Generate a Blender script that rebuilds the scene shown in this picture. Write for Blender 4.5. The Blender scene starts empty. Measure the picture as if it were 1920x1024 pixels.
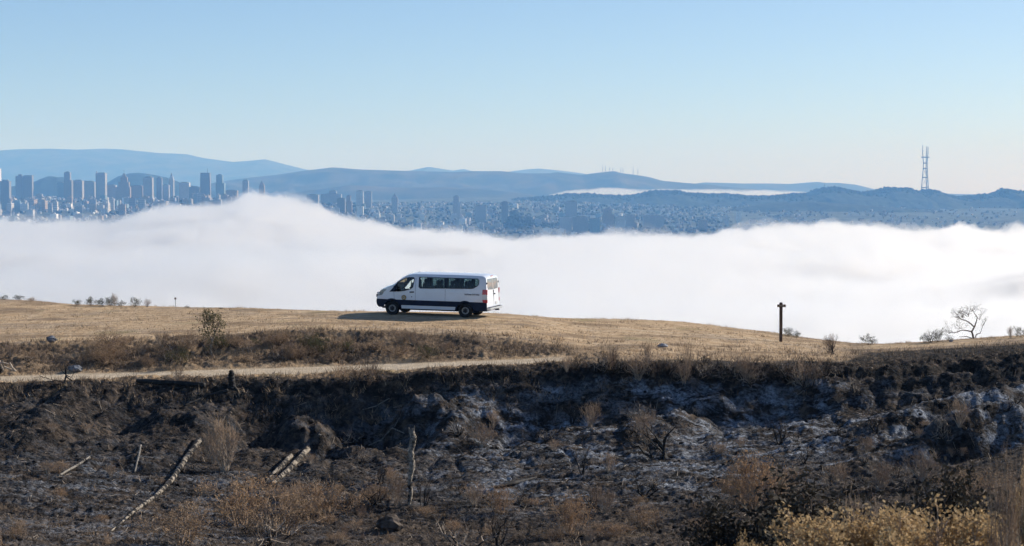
import bpy, bmesh, math, random
import numpy as np
from mathutils import Vector, Matrix
from mathutils.geometry import delaunay_2d_cdt

SC = bpy.context.scene
COL = SC.collection

# ------------------------------------------------------------------ camera, sky, sun, exposure
FPX, CX, CY, YH = 3565.0, 960.0, 512.0, 372.0        # focal length in photo pixels, centre, horizon row
HCAM = 200.0                                         # eye height above the bay
PITCH = math.atan((CY - YH) / FPX)
cam_d = bpy.data.cameras.new('camera'); cam = bpy.data.objects.new('camera', cam_d); COL.objects.link(cam)
cam.location = (0, 0, HCAM); cam.rotation_euler = (math.pi / 2 - PITCH, 0, 0)
cam_d.sensor_width = 36.0; cam_d.lens = FPX / 1920 * 36.0
cam_d.clip_start = 0.5; cam_d.clip_end = 90000
cam_d.dof.use_dof = True; cam_d.dof.focus_distance = 88.0; cam_d.dof.aperture_fstop = 3.2
SC.camera = cam

SUN_EL, SUN_AZ = math.radians(29), math.radians(27)  # azimuth from +X towards +Y (right and beyond)
sun_dir = Vector((math.cos(SUN_EL) * math.cos(SUN_AZ), math.cos(SUN_EL) * math.sin(SUN_AZ), math.sin(SUN_EL)))
sun_d = bpy.data.lights.new('sun', 'SUN'); sun = bpy.data.objects.new('sun', sun_d); COL.objects.link(sun)
sun_d.energy = 5.0; sun_d.angle = math.radians(0.5); sun_d.color = (1.0, 0.94, 0.86)
sun.rotation_euler = sun_dir.to_track_quat('Z', 'Y').to_euler(); sun.location = (0, 0, 400)

W = bpy.data.worlds.new('World'); SC.world = W; W.use_nodes = True
nt = W.node_tree; nt.nodes.clear()
sky = nt.nodes.new('ShaderNodeTexSky'); sky.sky_type = 'NISHITA'; sky.sun_disc = False
sky.sun_elevation = SUN_EL; sky.sun_rotation = math.pi / 2 - SUN_AZ
sky.altitude = 200; sky.air_density = 0.68; sky.dust_density = 0.6; sky.ozone_density = 3.6
bgn = nt.nodes.new('ShaderNodeBackground'); bgn.inputs['Strength'].default_value = 0.106
wo = nt.nodes.new('ShaderNodeOutputWorld')
nt.links.new(sky.outputs[0], bgn.inputs[0]); nt.links.new(bgn.outputs[0], wo.inputs[0])

SC.view_settings.view_transform = 'Standard'; SC.view_settings.look = 'None'
SC.view_settings.exposure = 0.35; SC.view_settings.gamma = 1.0; SC.view_settings.use_curve_mapping = False
SC.render.engine = 'CYCLES'
cy = SC.cycles
cy.use_denoising = True
try:
    cy.denoiser = 'OPENIMAGEDENOISE'; cy.denoising_input_passes = 'RGB_ALBEDO_NORMAL'
except Exception: pass
cy.max_bounces = 8; cy.diffuse_bounces = 3; cy.glossy_bounces = 3; cy.transmission_bounces = 5
cy.volume_bounces = 5; cy.transparent_max_bounces = 8
cy.volume_max_steps = 64
cy.sample_clamp_indirect = 6.0
cy.caustics_reflective = False; cy.caustics_refractive = False

# ------------------------------------------------------------------ helpers
def ray(x, y):
    a = (x - CX) / FPX; b = (CY - y) / FPX
    return Vector((a, math.cos(PITCH) + b * math.sin(PITCH), b * math.cos(PITCH) - math.sin(PITCH)))
def at(x, y, D):
    """the point of the place seen at photo pixel x, y at distance D ahead of the camera"""
    r = ray(x, y); return Vector((0, 0, HCAM)) + r * (D / r.y)
def zat(y, D):
    """height of a point seen at photo row y, distance D (arrays allowed)"""
    b = (CY - np.asarray(y, float)) / FPX
    return HCAM + D * (b * math.cos(PITCH) - math.sin(PITCH)) / (math.cos(PITCH) + b * math.sin(PITCH))

def link(o, parent=None):
    COL.objects.link(o)
    if parent is not None: o.parent = parent
    return o
def tag(o, label=None, cat=None, group=None, kind=None):
    if label: o['label'] = label
    if cat: o['category'] = cat
    if group: o['group'] = group
    if kind: o['kind'] = kind
    return o
def empty(name, loc=(0, 0, 0), rz=0.0, label=None, cat=None, group=None):
    o = bpy.data.objects.new(name, None); o.location = loc; o.rotation_euler = (0, 0, rz); o.empty_display_size = 0.2
    COL.objects.link(o); return tag(o, label, cat, group)
def copy_tree(o, parent=None):
    c = o.copy(); COL.objects.link(c); c.parent = parent
    for ch in o.children: copy_tree(ch, c)
    return c
def np_mesh(name, co, faces, mats=(), smooth=False, matidx=None):
    """co (n,3), faces: (m,3) or (m,4) int array"""
    me = bpy.data.meshes.new(name)
    co = np.ascontiguousarray(co, dtype=np.float32); faces = np.ascontiguousarray(faces, dtype=np.int32)
    n, k = faces.shape
    me.vertices.add(len(co)); me.vertices.foreach_set('co', co.ravel())
    me.loops.add(n * k); me.loops.foreach_set('vertex_index', faces.ravel())
    me.polygons.add(n)
    me.polygons.foreach_set('loop_start', np.arange(0, n * k, k, dtype=np.int32))
    for m in mats: me.materials.append(m)
    if matidx is not None: me.polygons.foreach_set('material_index', np.asarray(matidx, dtype=np.int32))
    me.update(calc_edges=True)
    me.polygons.foreach_set('use_smooth', np.full(n, bool(smooth)))
    return me
def np_obj(name, co, faces, mats=(), parent=None, smooth=False, matidx=None):
    if not isinstance(mats, (list, tuple)): mats = [mats]
    return link(bpy.data.objects.new(name, np_mesh(name, co, faces, mats, smooth, matidx)), parent)
def grid_faces(nr, nc):
    i = np.arange(nr - 1)[:, None] * nc + np.arange(nc - 1)[None, :]
    i = i.ravel(); return np.stack([i, i + 1, i + nc + 1, i + nc], 1)

# --- numpy noise
_GA = (np.arange(4096) + 0.5) * (2 * np.pi / 4096.0); _GC, _GS = np.cos(_GA), np.sin(_GA)
def _hash(ix, iy, seed):
    u = np.uint32
    h = ix * u(374761393) + iy * u(668265263) + u((seed * 1274126177) & 0xffffffff)
    h = (h ^ (h >> u(13))) * u(1274126177); h = (h ^ (h >> u(16))) * u(2246822519)
    return (h ^ (h >> u(15))) >> u(20)
def noise2(x, y, seed=0):
    """gradient noise, about -0.7..0.7"""
    x = np.asarray(x, float); y = np.asarray(y, float)
    fx0 = np.floor(x); fy0 = np.floor(y); fx = x - fx0; fy = y - fy0
    ix = fx0.astype(np.int64).astype(np.uint32); iy = fy0.astype(np.int64).astype(np.uint32); one = np.uint32(1)
    u = fx * fx * fx * (fx * (fx * 6 - 15) + 10); v = fy * fy * fy * (fy * (fy * 6 - 15) + 10)
    def g(dx, dy):
        k = _hash(ix + one if dx else ix, iy + one if dy else iy, seed)
        return _GC[k] * (fx - dx) + _GS[k] * (fy - dy)
    a = g(0, 0); a += (g(1, 0) - a) * u; b = g(0, 1); b += (g(1, 1) - b) * u
    a += (b - a) * v; return a
def fbm(x, y, octv=4, seed=0, gain=0.5, ridged=False):
    s = np.zeros_like(np.asarray(x, float)); amp = 1.0; f = 1.0
    for o in range(octv):
        n = noise2(x * f + 17.3 * o, y * f - 9.1 * o, seed + o * 7)
        s += amp * ((0.35 - np.abs(n)) * 2 if ridged else n)
        amp *= gain; f *= 2.03
    return s
def sstep(a, b, x):
    t = np.clip((x - a) / (b - a), 0, 1); return t * t * (3 - 2 * t)

# --- materials
def new_mat(name):
    m = bpy.data.materials.new(name); m.use_nodes = True
    return m, m.node_tree, m.node_tree.nodes['Principled BSDF']
def simple(name, col, rough=0.7, metal=0.0, spec=0.3, vary=0.0, scale=8.0, bump=0.0, col2=None, coat=0.0):
    """procedural material: base colour with noise-driven variation (and bump)"""
    m, t, b = new_mat(name)
    b.inputs['Roughness'].default_value = rough; b.inputs['Metallic'].default_value = metal
    b.inputs['Specular IOR Level'].default_value = spec; b.inputs['Coat Weight'].default_value = coat
    if coat: b.inputs['Coat Roughness'].default_value = 0.08
    c = (*col, 1.0)
    tc = t.nodes.new('ShaderNodeTexCoord'); nz = t.nodes.new('ShaderNodeTexNoise')
    nz.inputs['Scale'].default_value = scale; nz.inputs['Detail'].default_value = 5
    t.links.new(tc.outputs['Object'], nz.inputs['Vector'])
    mx = t.nodes.new('ShaderNodeMix'); mx.data_type = 'RGBA'
    mx.inputs[6].default_value = tuple(v * (1 - vary) for v in col) + (1,) if col2 is None else (*col2, 1)
    mx.inputs[7].default_value = tuple(min(1, v * (1 + vary)) for v in col) + (1,) if col2 is None else c
    rp = t.nodes.new('ShaderNodeMapRange'); rp.inputs[1].default_value = 0.35; rp.inputs[2].default_value = 0.65
    t.links.new(nz.outputs['Fac'], rp.inputs[0]); t.links.new(rp.outputs[0], mx.inputs[0])
    t.links.new(mx.outputs[2], b.inputs['Base Color'])
    if bump:
        bp = t.nodes.new('ShaderNodeBump'); bp.inputs['Strength'].default_value = bump; bp.inputs['Distance'].default_value = 0.02
        t.links.new(nz.outputs['Fac'], bp.inputs['Height']); t.links.new(bp.outputs[0], b.inputs['Normal'])
    return m
# ------------------------------------------------------------------ the near hillside: crest, bank, road bench, burnt gully
def tab(pairs): p = np.array(pairs, float); return p[:, 0], p[:, 1]
YC = tab([(-700, 560), (0, 560), (60, 563), (135, 570), (285, 574), (480, 578), (600, 582), (700, 585), (940, 590), (1080, 597), (1200, 599),
          (1280, 603), (1330, 609), (1400, 618), (1440, 622), (1490, 630), (1540, 637), (1600, 643), (1660, 645), (1720, 641), (1800, 636), (1880, 631), (1920, 629), (2700, 610)])
DC = tab([(-700, 108), (0, 106), (400, 100), (650, 95.3), (980, 95.3), (1300, 97), (1600, 95), (1920, 92), (2700, 90)])
YB = tab([(-700, 648), (0, 646), (150, 642), (240, 634), (400, 629), (480, 623), (600, 619), (700, 622), (800, 627), (900, 632), (1000, 640), (1100, 652),
          (1300, 659), (1440, 661), (1560, 664), (1680, 660), (1800, 655), (1920, 645), (2700, 625)])
DB = tab([(-700, 85), (0, 85), (600, 85), (1000, 83.5), (1200, 82.5), (1920, 84), (2700, 84)])
YR1 = tab([(-700, 722), (0, 704), (240, 697), (480, 690), (640, 685), (800, 679), (960, 673), (1045, 669), (1150, 671), (1300, 673), (1440, 674), (1560, 674), (1680, 668), (1920, 651), (2700, 632)])
YR2 = tab([(-700, 738), (0, 718), (240, 710), (480, 702), (640, 697), (800, 690), (960, 683), (1045, 679), (1150, 682), (1300, 684), (1440, 686), (1560, 684), (1680, 676), (1920, 656), (2700, 637)])
YG = tab([(-700, 740), (0, 724), (240, 724), (480, 722), (640, 714), (800, 706), (960, 696), (1080, 690), (1200, 694), (1440, 704), (1560, 698), (1680, 690), (1800, 684), (1920, 664), (2700, 645)])
YG2 = tab([(-700, 765), (0, 752), (240, 756), (480, 758), (640, 756), (800, 748), (960, 732), (1080, 726), (1200, 730), (1440, 738), (1560, 730), (1680, 722), (1800, 712), (1920, 690), (2700, 670)])
Y7 = tab([(-700, 790), (0, 785), (240, 800), (480, 822), (640, 828), (800, 812), (960, 795), (1200, 790), (1440, 785), (1680, 768), (1920, 738), (2700, 715)])
Y8 = tab([(-700, 860), (0, 868), (480, 900), (800, 902), (960, 893), (1200, 875), (1440, 855), (1680, 838), (1920, 800), (2700, 760)])
Y9 = tab([(-700, 950), (0, 960), (480, 985), (960, 985), (1200, 965), (1440, 940), (1680, 925), (1920, 885), (2700, 850)])
Y10 = tab([(-700, 1060), (0, 1065), (480, 1085), (960, 1085), (1440, 1060), (1680, 1050), (1920, 1030), (2700, 1000)])
YM = tab([(-700, 618), (0, 617), (300, 607), (450, 601), (600, 597.5), (980, 599.5), (1100, 616), (1300, 625), (1440, 636), (1600, 649), (1720, 646), (1920, 631), (2700, 612)])
const = lambda v: (np.array([-700.0, 2700.0]), np.array([v, v], float))
D62 = tab([(-700, 74.2), (0, 74.2), (330, 74.3), (480, 74.85), (800, 74.85), (1000, 74.8), (1500, 74.8), (1700, 74.8), (2700, 74.5)])
D7 = tab([(-700, 70.8), (0, 70.8), (300, 71.4), (450, 73.5), (760, 73.5), (880, 73.2), (1200, 73.1), (1500, 73.2), (1650, 73.3), (1920, 72.8), (2700, 72.0)])
ROWS = [(DC, YC), (const(91.0), YM), (DB, YB), (const(80.3), YR1), (const(77.6), YR2), (const(75.2), YG), (D62, YG2), (D7, Y7), (const(65.5), Y8), (const(57.5), Y9), (const(47.0), Y10)]
NEAR_Z = [(34.0, HCAM - 7.6), (22.0, HCAM - 5.2), (8.0, HCAM - 2.7), (0.0, HCAM - 1.7), (-30.0, HCAM + 0.6)]

def base_h(X, Y):
    xp = CX + FPX * X / np.maximum(Y, 28.0) / 1.003
    D = []; Z = []
    dc = np.interp(xp, *DC); zc = zat(np.interp(xp, *YC), dc)
    D += [dc + 220, dc + 60, dc + 22, dc + 7]; Z += [zc - 105, zc - 22, zc - 4.2, zc - 0.75]
    for d, y in ROWS:
        dd = np.interp(xp, *d); D.append(dd); Z.append(zat(np.interp(xp, *y), dd))
    for d, z in NEAR_Z: D.append(np.full_like(xp, d)); Z.append(np.full_like(xp, z))
    out = np.where(Y >= D[0], Z[0] - (Y - D[0]) * 0.5, Z[-1])
    for k in range(len(D) - 1):
        m = (Y < D[k]) & (Y >= D[k + 1])
        t = (D[k] - Y) / np.maximum(D[k] - D[k + 1], 1e-6)
        out = np.where(m, Z[k] + (Z[k + 1] - Z[k]) * t, out)
    return out
def zone(X, Y):
    """signed positions used for noise and colour: distances (m) from the field edge, road and gully edge"""
    xp = CX + FPX * X / np.maximum(Y, 28.0) / 1.003
    return xp, np.interp(xp, *DB), np.interp(xp, *DC)
VAN_X, VAN_Y = -3.77, 92.9
def pt2(x, y, D): p = at(x, y, D); return p.x, p.y
# clods and slumped lumps on the gully wall: x, y, radius across, radius along, height
LUMPS = [(*pt2(575, 770, 73.0), 1.5, 1.0, 0.8), (*pt2(650, 790, 72.2), 0.9, 0.5, 0.42), (*pt2(790, 752, 73.6), 1.25, 0.7, 0.95), (*pt2(840, 775, 72.8), 0.7, 0.5, 0.3),
         (*pt2(1690, 800, 70.5), 1.6, 0.8, 0.35), (*pt2(130, 760, 74.0), 0.8, 1.0, 0.35), (*pt2(1560, 720, 74.4), 1.6, 0.7, 0.35), (*pt2(1440, 700, 75.2), 2.2, 0.8, 0.25),
         (*pt2(1230, 690, 75.5), 2.4, 0.7, 0.2), (*pt2(1850, 820, 64), 3.2, 1.2, 0.45), (*pt2(330, 790, 72.5), 1.2, 0.7, 0.3), (*pt2(960, 745, 73.5), 1.2, 0.6, 0.25),
         (*pt2(1800, 690, 75.5), 0.75, 0.45, -0.75), (*pt2(1745, 742, 73.0), 0.6, 0.35, -0.45), (*pt2(700, 790, 72.9), 0.6, 0.8, -0.45), (*pt2(500, 800, 72.5), 0.8, 0.8, -0.4),
         (*pt2(1300, 745, 73.2), 1.6, 0.5, -0.4), (*pt2(1050, 740, 73.6), 1.6, 0.6, -0.35)]
def seg_dist(X, Y, a, b):
    ax, ay = a; bx, by = b; dx, dy = bx - ax, by - ay
    t = np.clip(((X - ax) * dx + (Y - ay) * dy) / (dx * dx + dy * dy), 0, 1)
    return np.hypot(X - ax - t * dx, Y - ay - t * dy), t
# spurs and hollows that run down the burnt slope: start, end (photo pixel, distance), width, height
SPURS = [(pt2(2050, 760, 69.5), pt2(1500, 868, 65.5), 1.0, 0.75), (pt2(2000, 812, 66.5), pt2(1560, 905, 61.0), 0.9, 0.55), (pt2(1980, 720, 71.5), pt2(1640, 800, 69.5), 0.7, -0.55), (pt2(1950, 845, 63.5), pt2(1650, 900, 61.5), 0.8, -0.6),
         (pt2(440, 745, 74.4), pt2(330, 860, 69.0), 0.8, 0.5), (pt2(110, 775, 72.8), pt2(40, 870, 67.5), 0.9, 0.4), (pt2(700, 760, 74.0), pt2(560, 860, 70.0), 0.9, -0.5), (pt2(250, 740, 74.6), pt2(200, 850, 69.5), 0.8, -0.35),
         (pt2(880, 735, 74.2), pt2(820, 840, 70.5), 0.8, 0.4), (pt2(1030, 730, 74.4), pt2(900, 850, 69.5), 1.1, -0.4), (pt2(1350, 730, 74.4), pt2(1150, 840, 69.5), 1.0, 0.35), (pt2(1500, 735, 74.4), pt2(1330, 800, 70.8), 0.9, -0.35)]
def height(X, Y):
    X = np.asarray(X, float); Y = np.asarray(Y, float)
    h = (base_h(X, Y - 0.3) + base_h(X, Y + 0.3)) / 2
    xp, db, dc = zone(X, Y)
    field = sstep(-0.5, 1.2, Y - db)                                   # 1 on the tan field
    road = sstep(77.3, 77.8, Y) * (1 - sstep(80.0, 80.6, Y)) * (1 - sstep(1030, 1090, xp))
    right = sstep(1050, 1300, xp) * sstep(76, 79, Y)                   # unburnt strip right of the road's end
    gully = 1 - sstep(75.0, 76.6, Y)
    bank = np.clip(1 - field - gully - road, 0, 1)
    rough = 0.035 * field + 0.02 * road + 0.26 * bank * (1 - 0.55 * right) + 0.22 * gully
    big = fbm(X / 3.0 + 0.25 * Y, Y / 2.4, 4, 3)
    clod = fbm(X / 0.75, Y / 0.6, 4, 11, ridged=True, gain=0.55)
    fine = fbm(X / 0.22, Y / 0.20, 2, 29)
    h = h + rough * (0.85 * big + 0.20 * clod + 0.40 * fine + 0.16 * fbm(X / 0.09, Y / 0.09, 2, 31))
    h = h + 0.10 * field * fbm(X / 9, Y / 7, 2, 51) * sstep(-3, -6, Y - dc)
    # rills on the gully wall running down towards the camera
    rill = np.abs(noise2(X / 1.3 + 0.5 * noise2(X / 2, Y / 2, 5), Y / 5.0, 77))
    wall = gully * sstep(64, 68, Y)
    h = h - wall * 0.28 * np.clip(0.25 - rill, 0, 1) * 2
    nl = 1 + 0.5 * noise2(X / 0.5, Y / 0.5, 91)
    for (lx, ly, rx, ry, hh) in LUMPS:
        q = ((X - lx) / rx) ** 2 + ((Y - ly) / ry) ** 2
        q = q * nl
        h = h + hh * np.exp(-q * q * 1.2) * (1 + 0.25 * clod * 0.5)
    wx = X + 0.5 * noise2(X / 1.4, Y / 1.4, 95); wy = Y + 0.5 * noise2(X / 1.4, Y / 1.4, 96)
    for (a, b, w, hh) in SPURS:
        d, t = seg_dist(wx, wy, a, b)
        h = h + 1.45 * hh * np.exp(-np.abs(d / w) ** 1.6) * np.sin(np.clip(t * 0.85 + 0.12, 0, 1) * np.pi) ** 0.7
    # level stand under the van
    pad = np.exp(-(((X - VAN_X) / 4.2) ** 4 + ((Y - VAN_Y) / 2.6) ** 4))
    zp = base_h(X, np.full_like(Y, VAN_Y)) + 0.02 * (Y - VAN_Y) + 0.10
    h = h * (1 - pad) + pad * (zp + 0.012 * fine)
    return h
def hz(x, y): return float(height(np.array([x]), np.array([y]))[0])
_DS = np.arange(14.0, 125.0, 0.4)
def ground_px(x, y):
    """where the line of sight through photo pixel x, y first meets the hillside"""
    r = ray(x, y); X = r.x / r.y * _DS; Z = HCAM + r.z / r.y * _DS
    under = np.nonzero(height(X, _DS) >= Z)[0]
    if len(under):
        f = _DS[under[0]] + np.linspace(-0.4, 0.0, 21); u2 = np.nonzero(height(r.x / r.y * f, f) >= HCAM + r.z / r.y * f)[0]
        D = float(f[u2[0]]) if len(u2) else float(_DS[under[0]])
    else: D = float(np.interp(x, *DC))
    X = r.x / r.y * D
    return Vector((X, D, hz(X, D)))

# --- ground material: dry grass, pale road dirt, brown soil, char and ash
def ground_material():
    m, t, b = new_mat('hillside_ground')
    N = t.nodes.new; L = t.links.new
    tc = N('ShaderNodeTexCoord')
    at1 = N('ShaderNodeAttribute'); at1.attribute_name = 'zone'
    sep = N('ShaderNodeSeparateColor'); L(at1.outputs['Color'], sep.inputs[0])
    def noise(scale, det=5, dist=0.0, rough=0.6, vec=None, sc3=None):
        n = N('ShaderNodeTexNoise'); n.inputs['Scale'].default_value = scale; n.inputs['Detail'].default_value = det
        n.inputs['Roughness'].default_value = rough; n.inputs['Distortion'].default_value = dist
        if sc3:
            mp = N('ShaderNodeMapping'); mp.inputs['Scale'].default_value = sc3
            L(tc.outputs['Object'], mp.inputs['Vector']); L(mp.outputs[0], n.inputs['Vector'])
        else: L(tc.outputs['Object'], n.inputs['Vector'])
        return n.outputs['Fac']
    def remap(f, a, bb, lo=0.0, hi=1.0):
        r = N('ShaderNodeMapRange'); r.inputs[1].default_value = a; r.inputs[2].default_value = bb
        r.inputs[3].default_value = lo; r.inputs[4].default_value = hi
        L(f, r.inputs[0]); return r.outputs[0]
    def mix(f, a, c):
        x = N('ShaderNodeMix'); x.data_type = 'RGBA'
        if hasattr(f, 'links'): L(f, x.inputs[0])
        else: x.inputs[0].default_value = f
        for s, v in ((6, a), (7, c)):
            if hasattr(v, 'links'): L(v, x.inputs[s])
            else: x.inputs[s].default_value = (*v, 1)
        return x.outputs[2]
    def mul(a, c):
        x = N('ShaderNodeMath'); x.operation = 'MULTIPLY'; L(a, x.inputs[0]); L(c, x.inputs[1]); return x.outputs[0]
    n_big = noise(0.35, 4); n_mid = noise(1.7, 5); n_fine = noise(9.0, 4, rough=0.7); n_tuft = noise(3.2, 5, 0.4, 0.7)
    n_str = noise(1.0, 5, 0.3, 0.65, sc3=(0.5, 2.2, 2.0))
    soil = mix(remap(n_fine, 0.35, 0.65), (0.050, 0.035, 0.025), (0.165, 0.118, 0.080))
    grass = mix(remap(n_mid, 0.38, 0.62), (0.46, 0.32, 0.185), (0.61, 0.455, 0.295))
    grass = mix(remap(n_str, 0.42, 0.66, 0, 0.6), grass, (0.29, 0.205, 0.125))
    grass = mix(remap(noise(0.16, 4, 0.8, 0.6, sc3=(1, 2.5, 1)), 0.52, 0.64, 0, 0.55), grass, (0.30, 0.245, 0.19))
    grass = mix(remap(n_tuft, 0.60, 0.70, 0, 0.75), grass, (0.13, 0.095, 0.055))
    grass = mix(remap(n_big, 0.60, 0.72, 0, 0.45), grass, (0.20, 0.20, 0.085))
    road = mix(remap(n_mid, 0.35, 0.65), (0.45, 0.36, 0.255), (0.56, 0.47, 0.35))
    char = mix(remap(n_fine, 0.40, 0.66), (0.005, 0.005, 0.006), (0.022, 0.020, 0.019))
    char = mix(mul(remap(n_tuft, 0.46, 0.64, 0, 0.9), remap(noise(0.55, 4, 0.5), 0.40, 0.60, 0.25, 1.0)), char, (0.135, 0.103, 0.078))
    ashn = mix(remap(n_fine, 0.35, 0.60), (0.045, 0.052, 0.065), (0.33, 0.365, 0.42))
    c = mix(sep.outputs[0], soil, grass)
    c = mix(sep.outputs[1], c, road)
    c = mix(sep.outputs[2], c, char)
    ashf = mul(at1.outputs['Alpha'], remap(noise(1.1, 6, 0.6, 0.72, sc3=(0.8, 1.6, 1.6)), 0.45, 0.61))
    c = mix(ashf, c, ashn)
    L(c, b.inputs['Base Color'])
    b.inputs['Roughness'].default_value = 0.95; b.inputs['Specular IOR Level'].default_value = 0.12
    bp = N('ShaderNodeBump'); bp.inputs['Strength'].default_value = 1.0; bp.inputs['Distance'].default_value = 0.09
    ad = N('ShaderNodeMath'); ad.operation = 'ADD'; L(n_fine, ad.inputs[0]); L(n_tuft, ad.inputs[1])
    L(ad.outputs[0], bp.inputs['Height']); L(bp.outputs[0], b.inputs['Normal'])
    return m
M_GROUND = ground_material()

def zones(X, Y):
    xp, db, dc = zone(X, Y)
    wob = 1.2 * fbm(X / 3.0, Y / 2.0, 4, 200)
    wob2 = 0.5 * fbm(X / 0.9, Y / 0.7, 3, 210)
    field = sstep(-0.6, 0.8, Y - db + wob * 0.9 + wob2)
    rightgrass = sstep(1000, 1200, xp) * sstep(77.0, 79.5, Y + wob) * (1 - sstep(1560, 1640, xp))
    farr = sstep(1560, 1640, xp)
    rg2 = farr * sstep(83.5, 88.0, Y + wob * 1.5)
    grass = np.maximum(np.maximum(field * (1 - farr), rightgrass * 0.9), rg2)
    verge = sstep(76.2, 77.4, Y + wob2) * (1 - sstep(80.0, 81.2, Y + wob2)) * (1 - sstep(1040, 1120, xp))
    grass = np.maximum(grass, verge * 0.75)
    grass = grass * (1 - 0.45 * sstep(0.12, 0.38, fbm(X / 4.0, Y / 2.0, 4, 666)))
    patch = sstep(0.05, 0.35, fbm(X / 2.2, Y / 1.6, 4, 333))
    grass = np.maximum(grass, (1 - sstep(52, 62, Y)) * 0.30 * patch)       # straw in the near bottom
    grass = np.maximum(grass, 0.35 * patch * sstep(75.0, 80, Y))
    road = sstep(77.35, 77.8, Y + 0.25 * wob2) * (1 - sstep(79.7, 80.2, Y + 0.25 * wob2)) * (1 - sstep(1030, 1075, xp))
    rut = 92.9 - (X + 3.77) * 0.306 + 0.25 * np.sin(X / 3.1) + 0.012 * np.clip(X, 0, 40) ** 2
    tr = np.maximum(np.exp(-((Y - rut - .8) / .28) ** 2), np.exp(-((Y - rut + .8) / .28) ** 2)) * sstep(-16, -12, X) * (1 - sstep(20, 26, X)) * (0.6 + 0.8 * fbm(X / 1.5, Y / 1.0, 3, 777))
    road = np.maximum(road, np.clip(0.6 * tr, 0, .6))
    edge = 76.3 + 2.6 * sstep(1050, 1250, xp) * (1 - sstep(1500, 1640, xp)) + 7.0 * farr
    burn = 1 - sstep(-0.5, 0.7, Y - edge + wob * 0.8 + wob2)
    bare = sstep(0.12, 0.40, fbm(X / 1.7, Y / 1.2, 4, 444)) * 0.75
    lowbare = (1 - sstep(54, 63, Y)) * 0.22
    burn = burn * np.clip(1 - bare * 0.32 - lowbare, 0, 1)
    # grey ash lies on the middle and right of the gully floor
    am = np.exp(-(((xp - 1210) / 400) ** 4)) * sstep(57, 63, Y) * (1 - sstep(74.4, 75.4, Y))
    am2 = np.exp(-(((xp - 1840) / 260) ** 2)) * sstep(60, 64, Y) * (1 - sstep(70, 74, Y))
    am4 = 0.7 * np.exp(-(((xp - 640) / 160) ** 2)) * sstep(68, 71, Y) * (1 - sstep(74, 75.2, Y))
    am3 = 0.45 * np.exp(-(((xp - 250) / 300) ** 2)) * (1 - sstep(64, 70, Y))
    ash = np.clip(0.15 * am4 + 1.2 * am + 0.9 * am2 + am3 + 0.12 * (Y < 75), 0, 1)
    ash = ash * (0.35 + 0.65 * sstep(-0.2, 0.12, fbm(X / 2.6 + 0.3 * Y, Y / 1.7, 4, 555)))
    return grass, road, burn, ash

def build_hillside():
    xs = np.linspace(-420, 2340, 980)
    ys = np.concatenate([np.array([330, 290, 250, 215, 185, 165, 150, 140]), np.arange(132, 108, -1.2), np.arange(108, 96, -0.22), np.arange(96, 81.0, -0.13),
                         np.arange(81, 57.0, -0.075), np.arange(57, 46, -0.16), np.arange(46, 20, -0.6), np.arange(20, -30, -2.0)])
    a = (xs - CX) / FPX
    Yg, Ag = np.meshgrid(ys, a, indexing='ij')
    Xg = Ag * np.maximum(Yg, 28.0) * 1.003
    Zg = height(Xg, Yg)
    co = np.stack([Xg, Yg, Zg], -1).reshape(-1, 3)
    f = grid_faces(len(ys), len(xs))[:, ::-1]
    o = np_obj('hillside_ground', co, f, M_GROUND, smooth=True)
    g, r, b, s = zones(Xg, Yg)
    ca = o.data.color_attributes.new('zone', 'FLOAT_COLOR', 'POINT')
    ca.data.foreach_set('color', np.stack([g, r, b, s], -1).astype(np.float32).ravel())
    tag(o, kind='structure'); return o
HILL = build_hillside()
# ------------------------------------------------------------------ the far land: bay, city slope, ridges, fog, haze
M_WATER = simple('bay_water', (0.03, 0.06, 0.08), 0.15, spec=0.5, vary=0.2, scale=0.01)
np_obj('bay_water', [(-19000, -4500, 0), (19000, -4500, 0), (19000, 34000, 0), (-19000, 34000, 0)], [(0, 1, 2, 3)], M_WATER)['kind'] = 'structure'
M_LAND = simple('city_land', (0.075, 0.085, 0.065), 0.95, spec=0.1, vary=0.5, scale=0.012)
M_WOODS = simple('wooded_hill', (0.020, 0.029, 0.019), 0.95, spec=0.1, vary=0.55, scale=0.02, bump=0.0)
M_RIDGE = simple('dry_ridge', (0.10, 0.085, 0.055), 0.95, spec=0.1, vary=0.45, scale=0.0035, col2=(0.025, 0.032, 0.022))

def ridge(name, crest, D, depth, mat, rough=20.0, scale=600.0, nr=46, step=3.0, x0=None, x1=None, seed=0, foot=1.0, fine=0.0):
    cx, cyv = tab(crest)
    x0 = cx[0] if x0 is None else x0; x1 = cx[-1] if x1 is None else x1
    xs = np.arange(x0, x1 + step, step); t = np.linspace(-1, 1, nr)
    zc = zat(np.interp(xs, cx, cyv), D)
    X = ((xs - CX) / FPX * D)[None, :] + 0 * t[:, None]
    Y = D + t[:, None] * depth + 0 * X
    prof = (0.5 + 0.5 * np.cos(np.pi * t))[:, None] ** 0.9
    spur = fbm(X / scale, Y / scale, 5, seed, ridged=True)
    slope = 1 - np.abs(t)[:, None]
    Z = zc[None, :] * prof + rough * spur * np.clip((1 - prof) * 2.2, 0.0, 1.0) * slope
    if fine: Z = Z + fine * fbm(X / 28.0, Y / 28.0, 2, seed + 9) * slope
    Z = np.maximum(Z, -0.5)
    o = np_obj(name, np.stack([X, Y, Z], -1).reshape(-1, 3), grid_faces(nr, len(xs)), mat, smooth=True)
    return tag(o, kind='structure')
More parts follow.
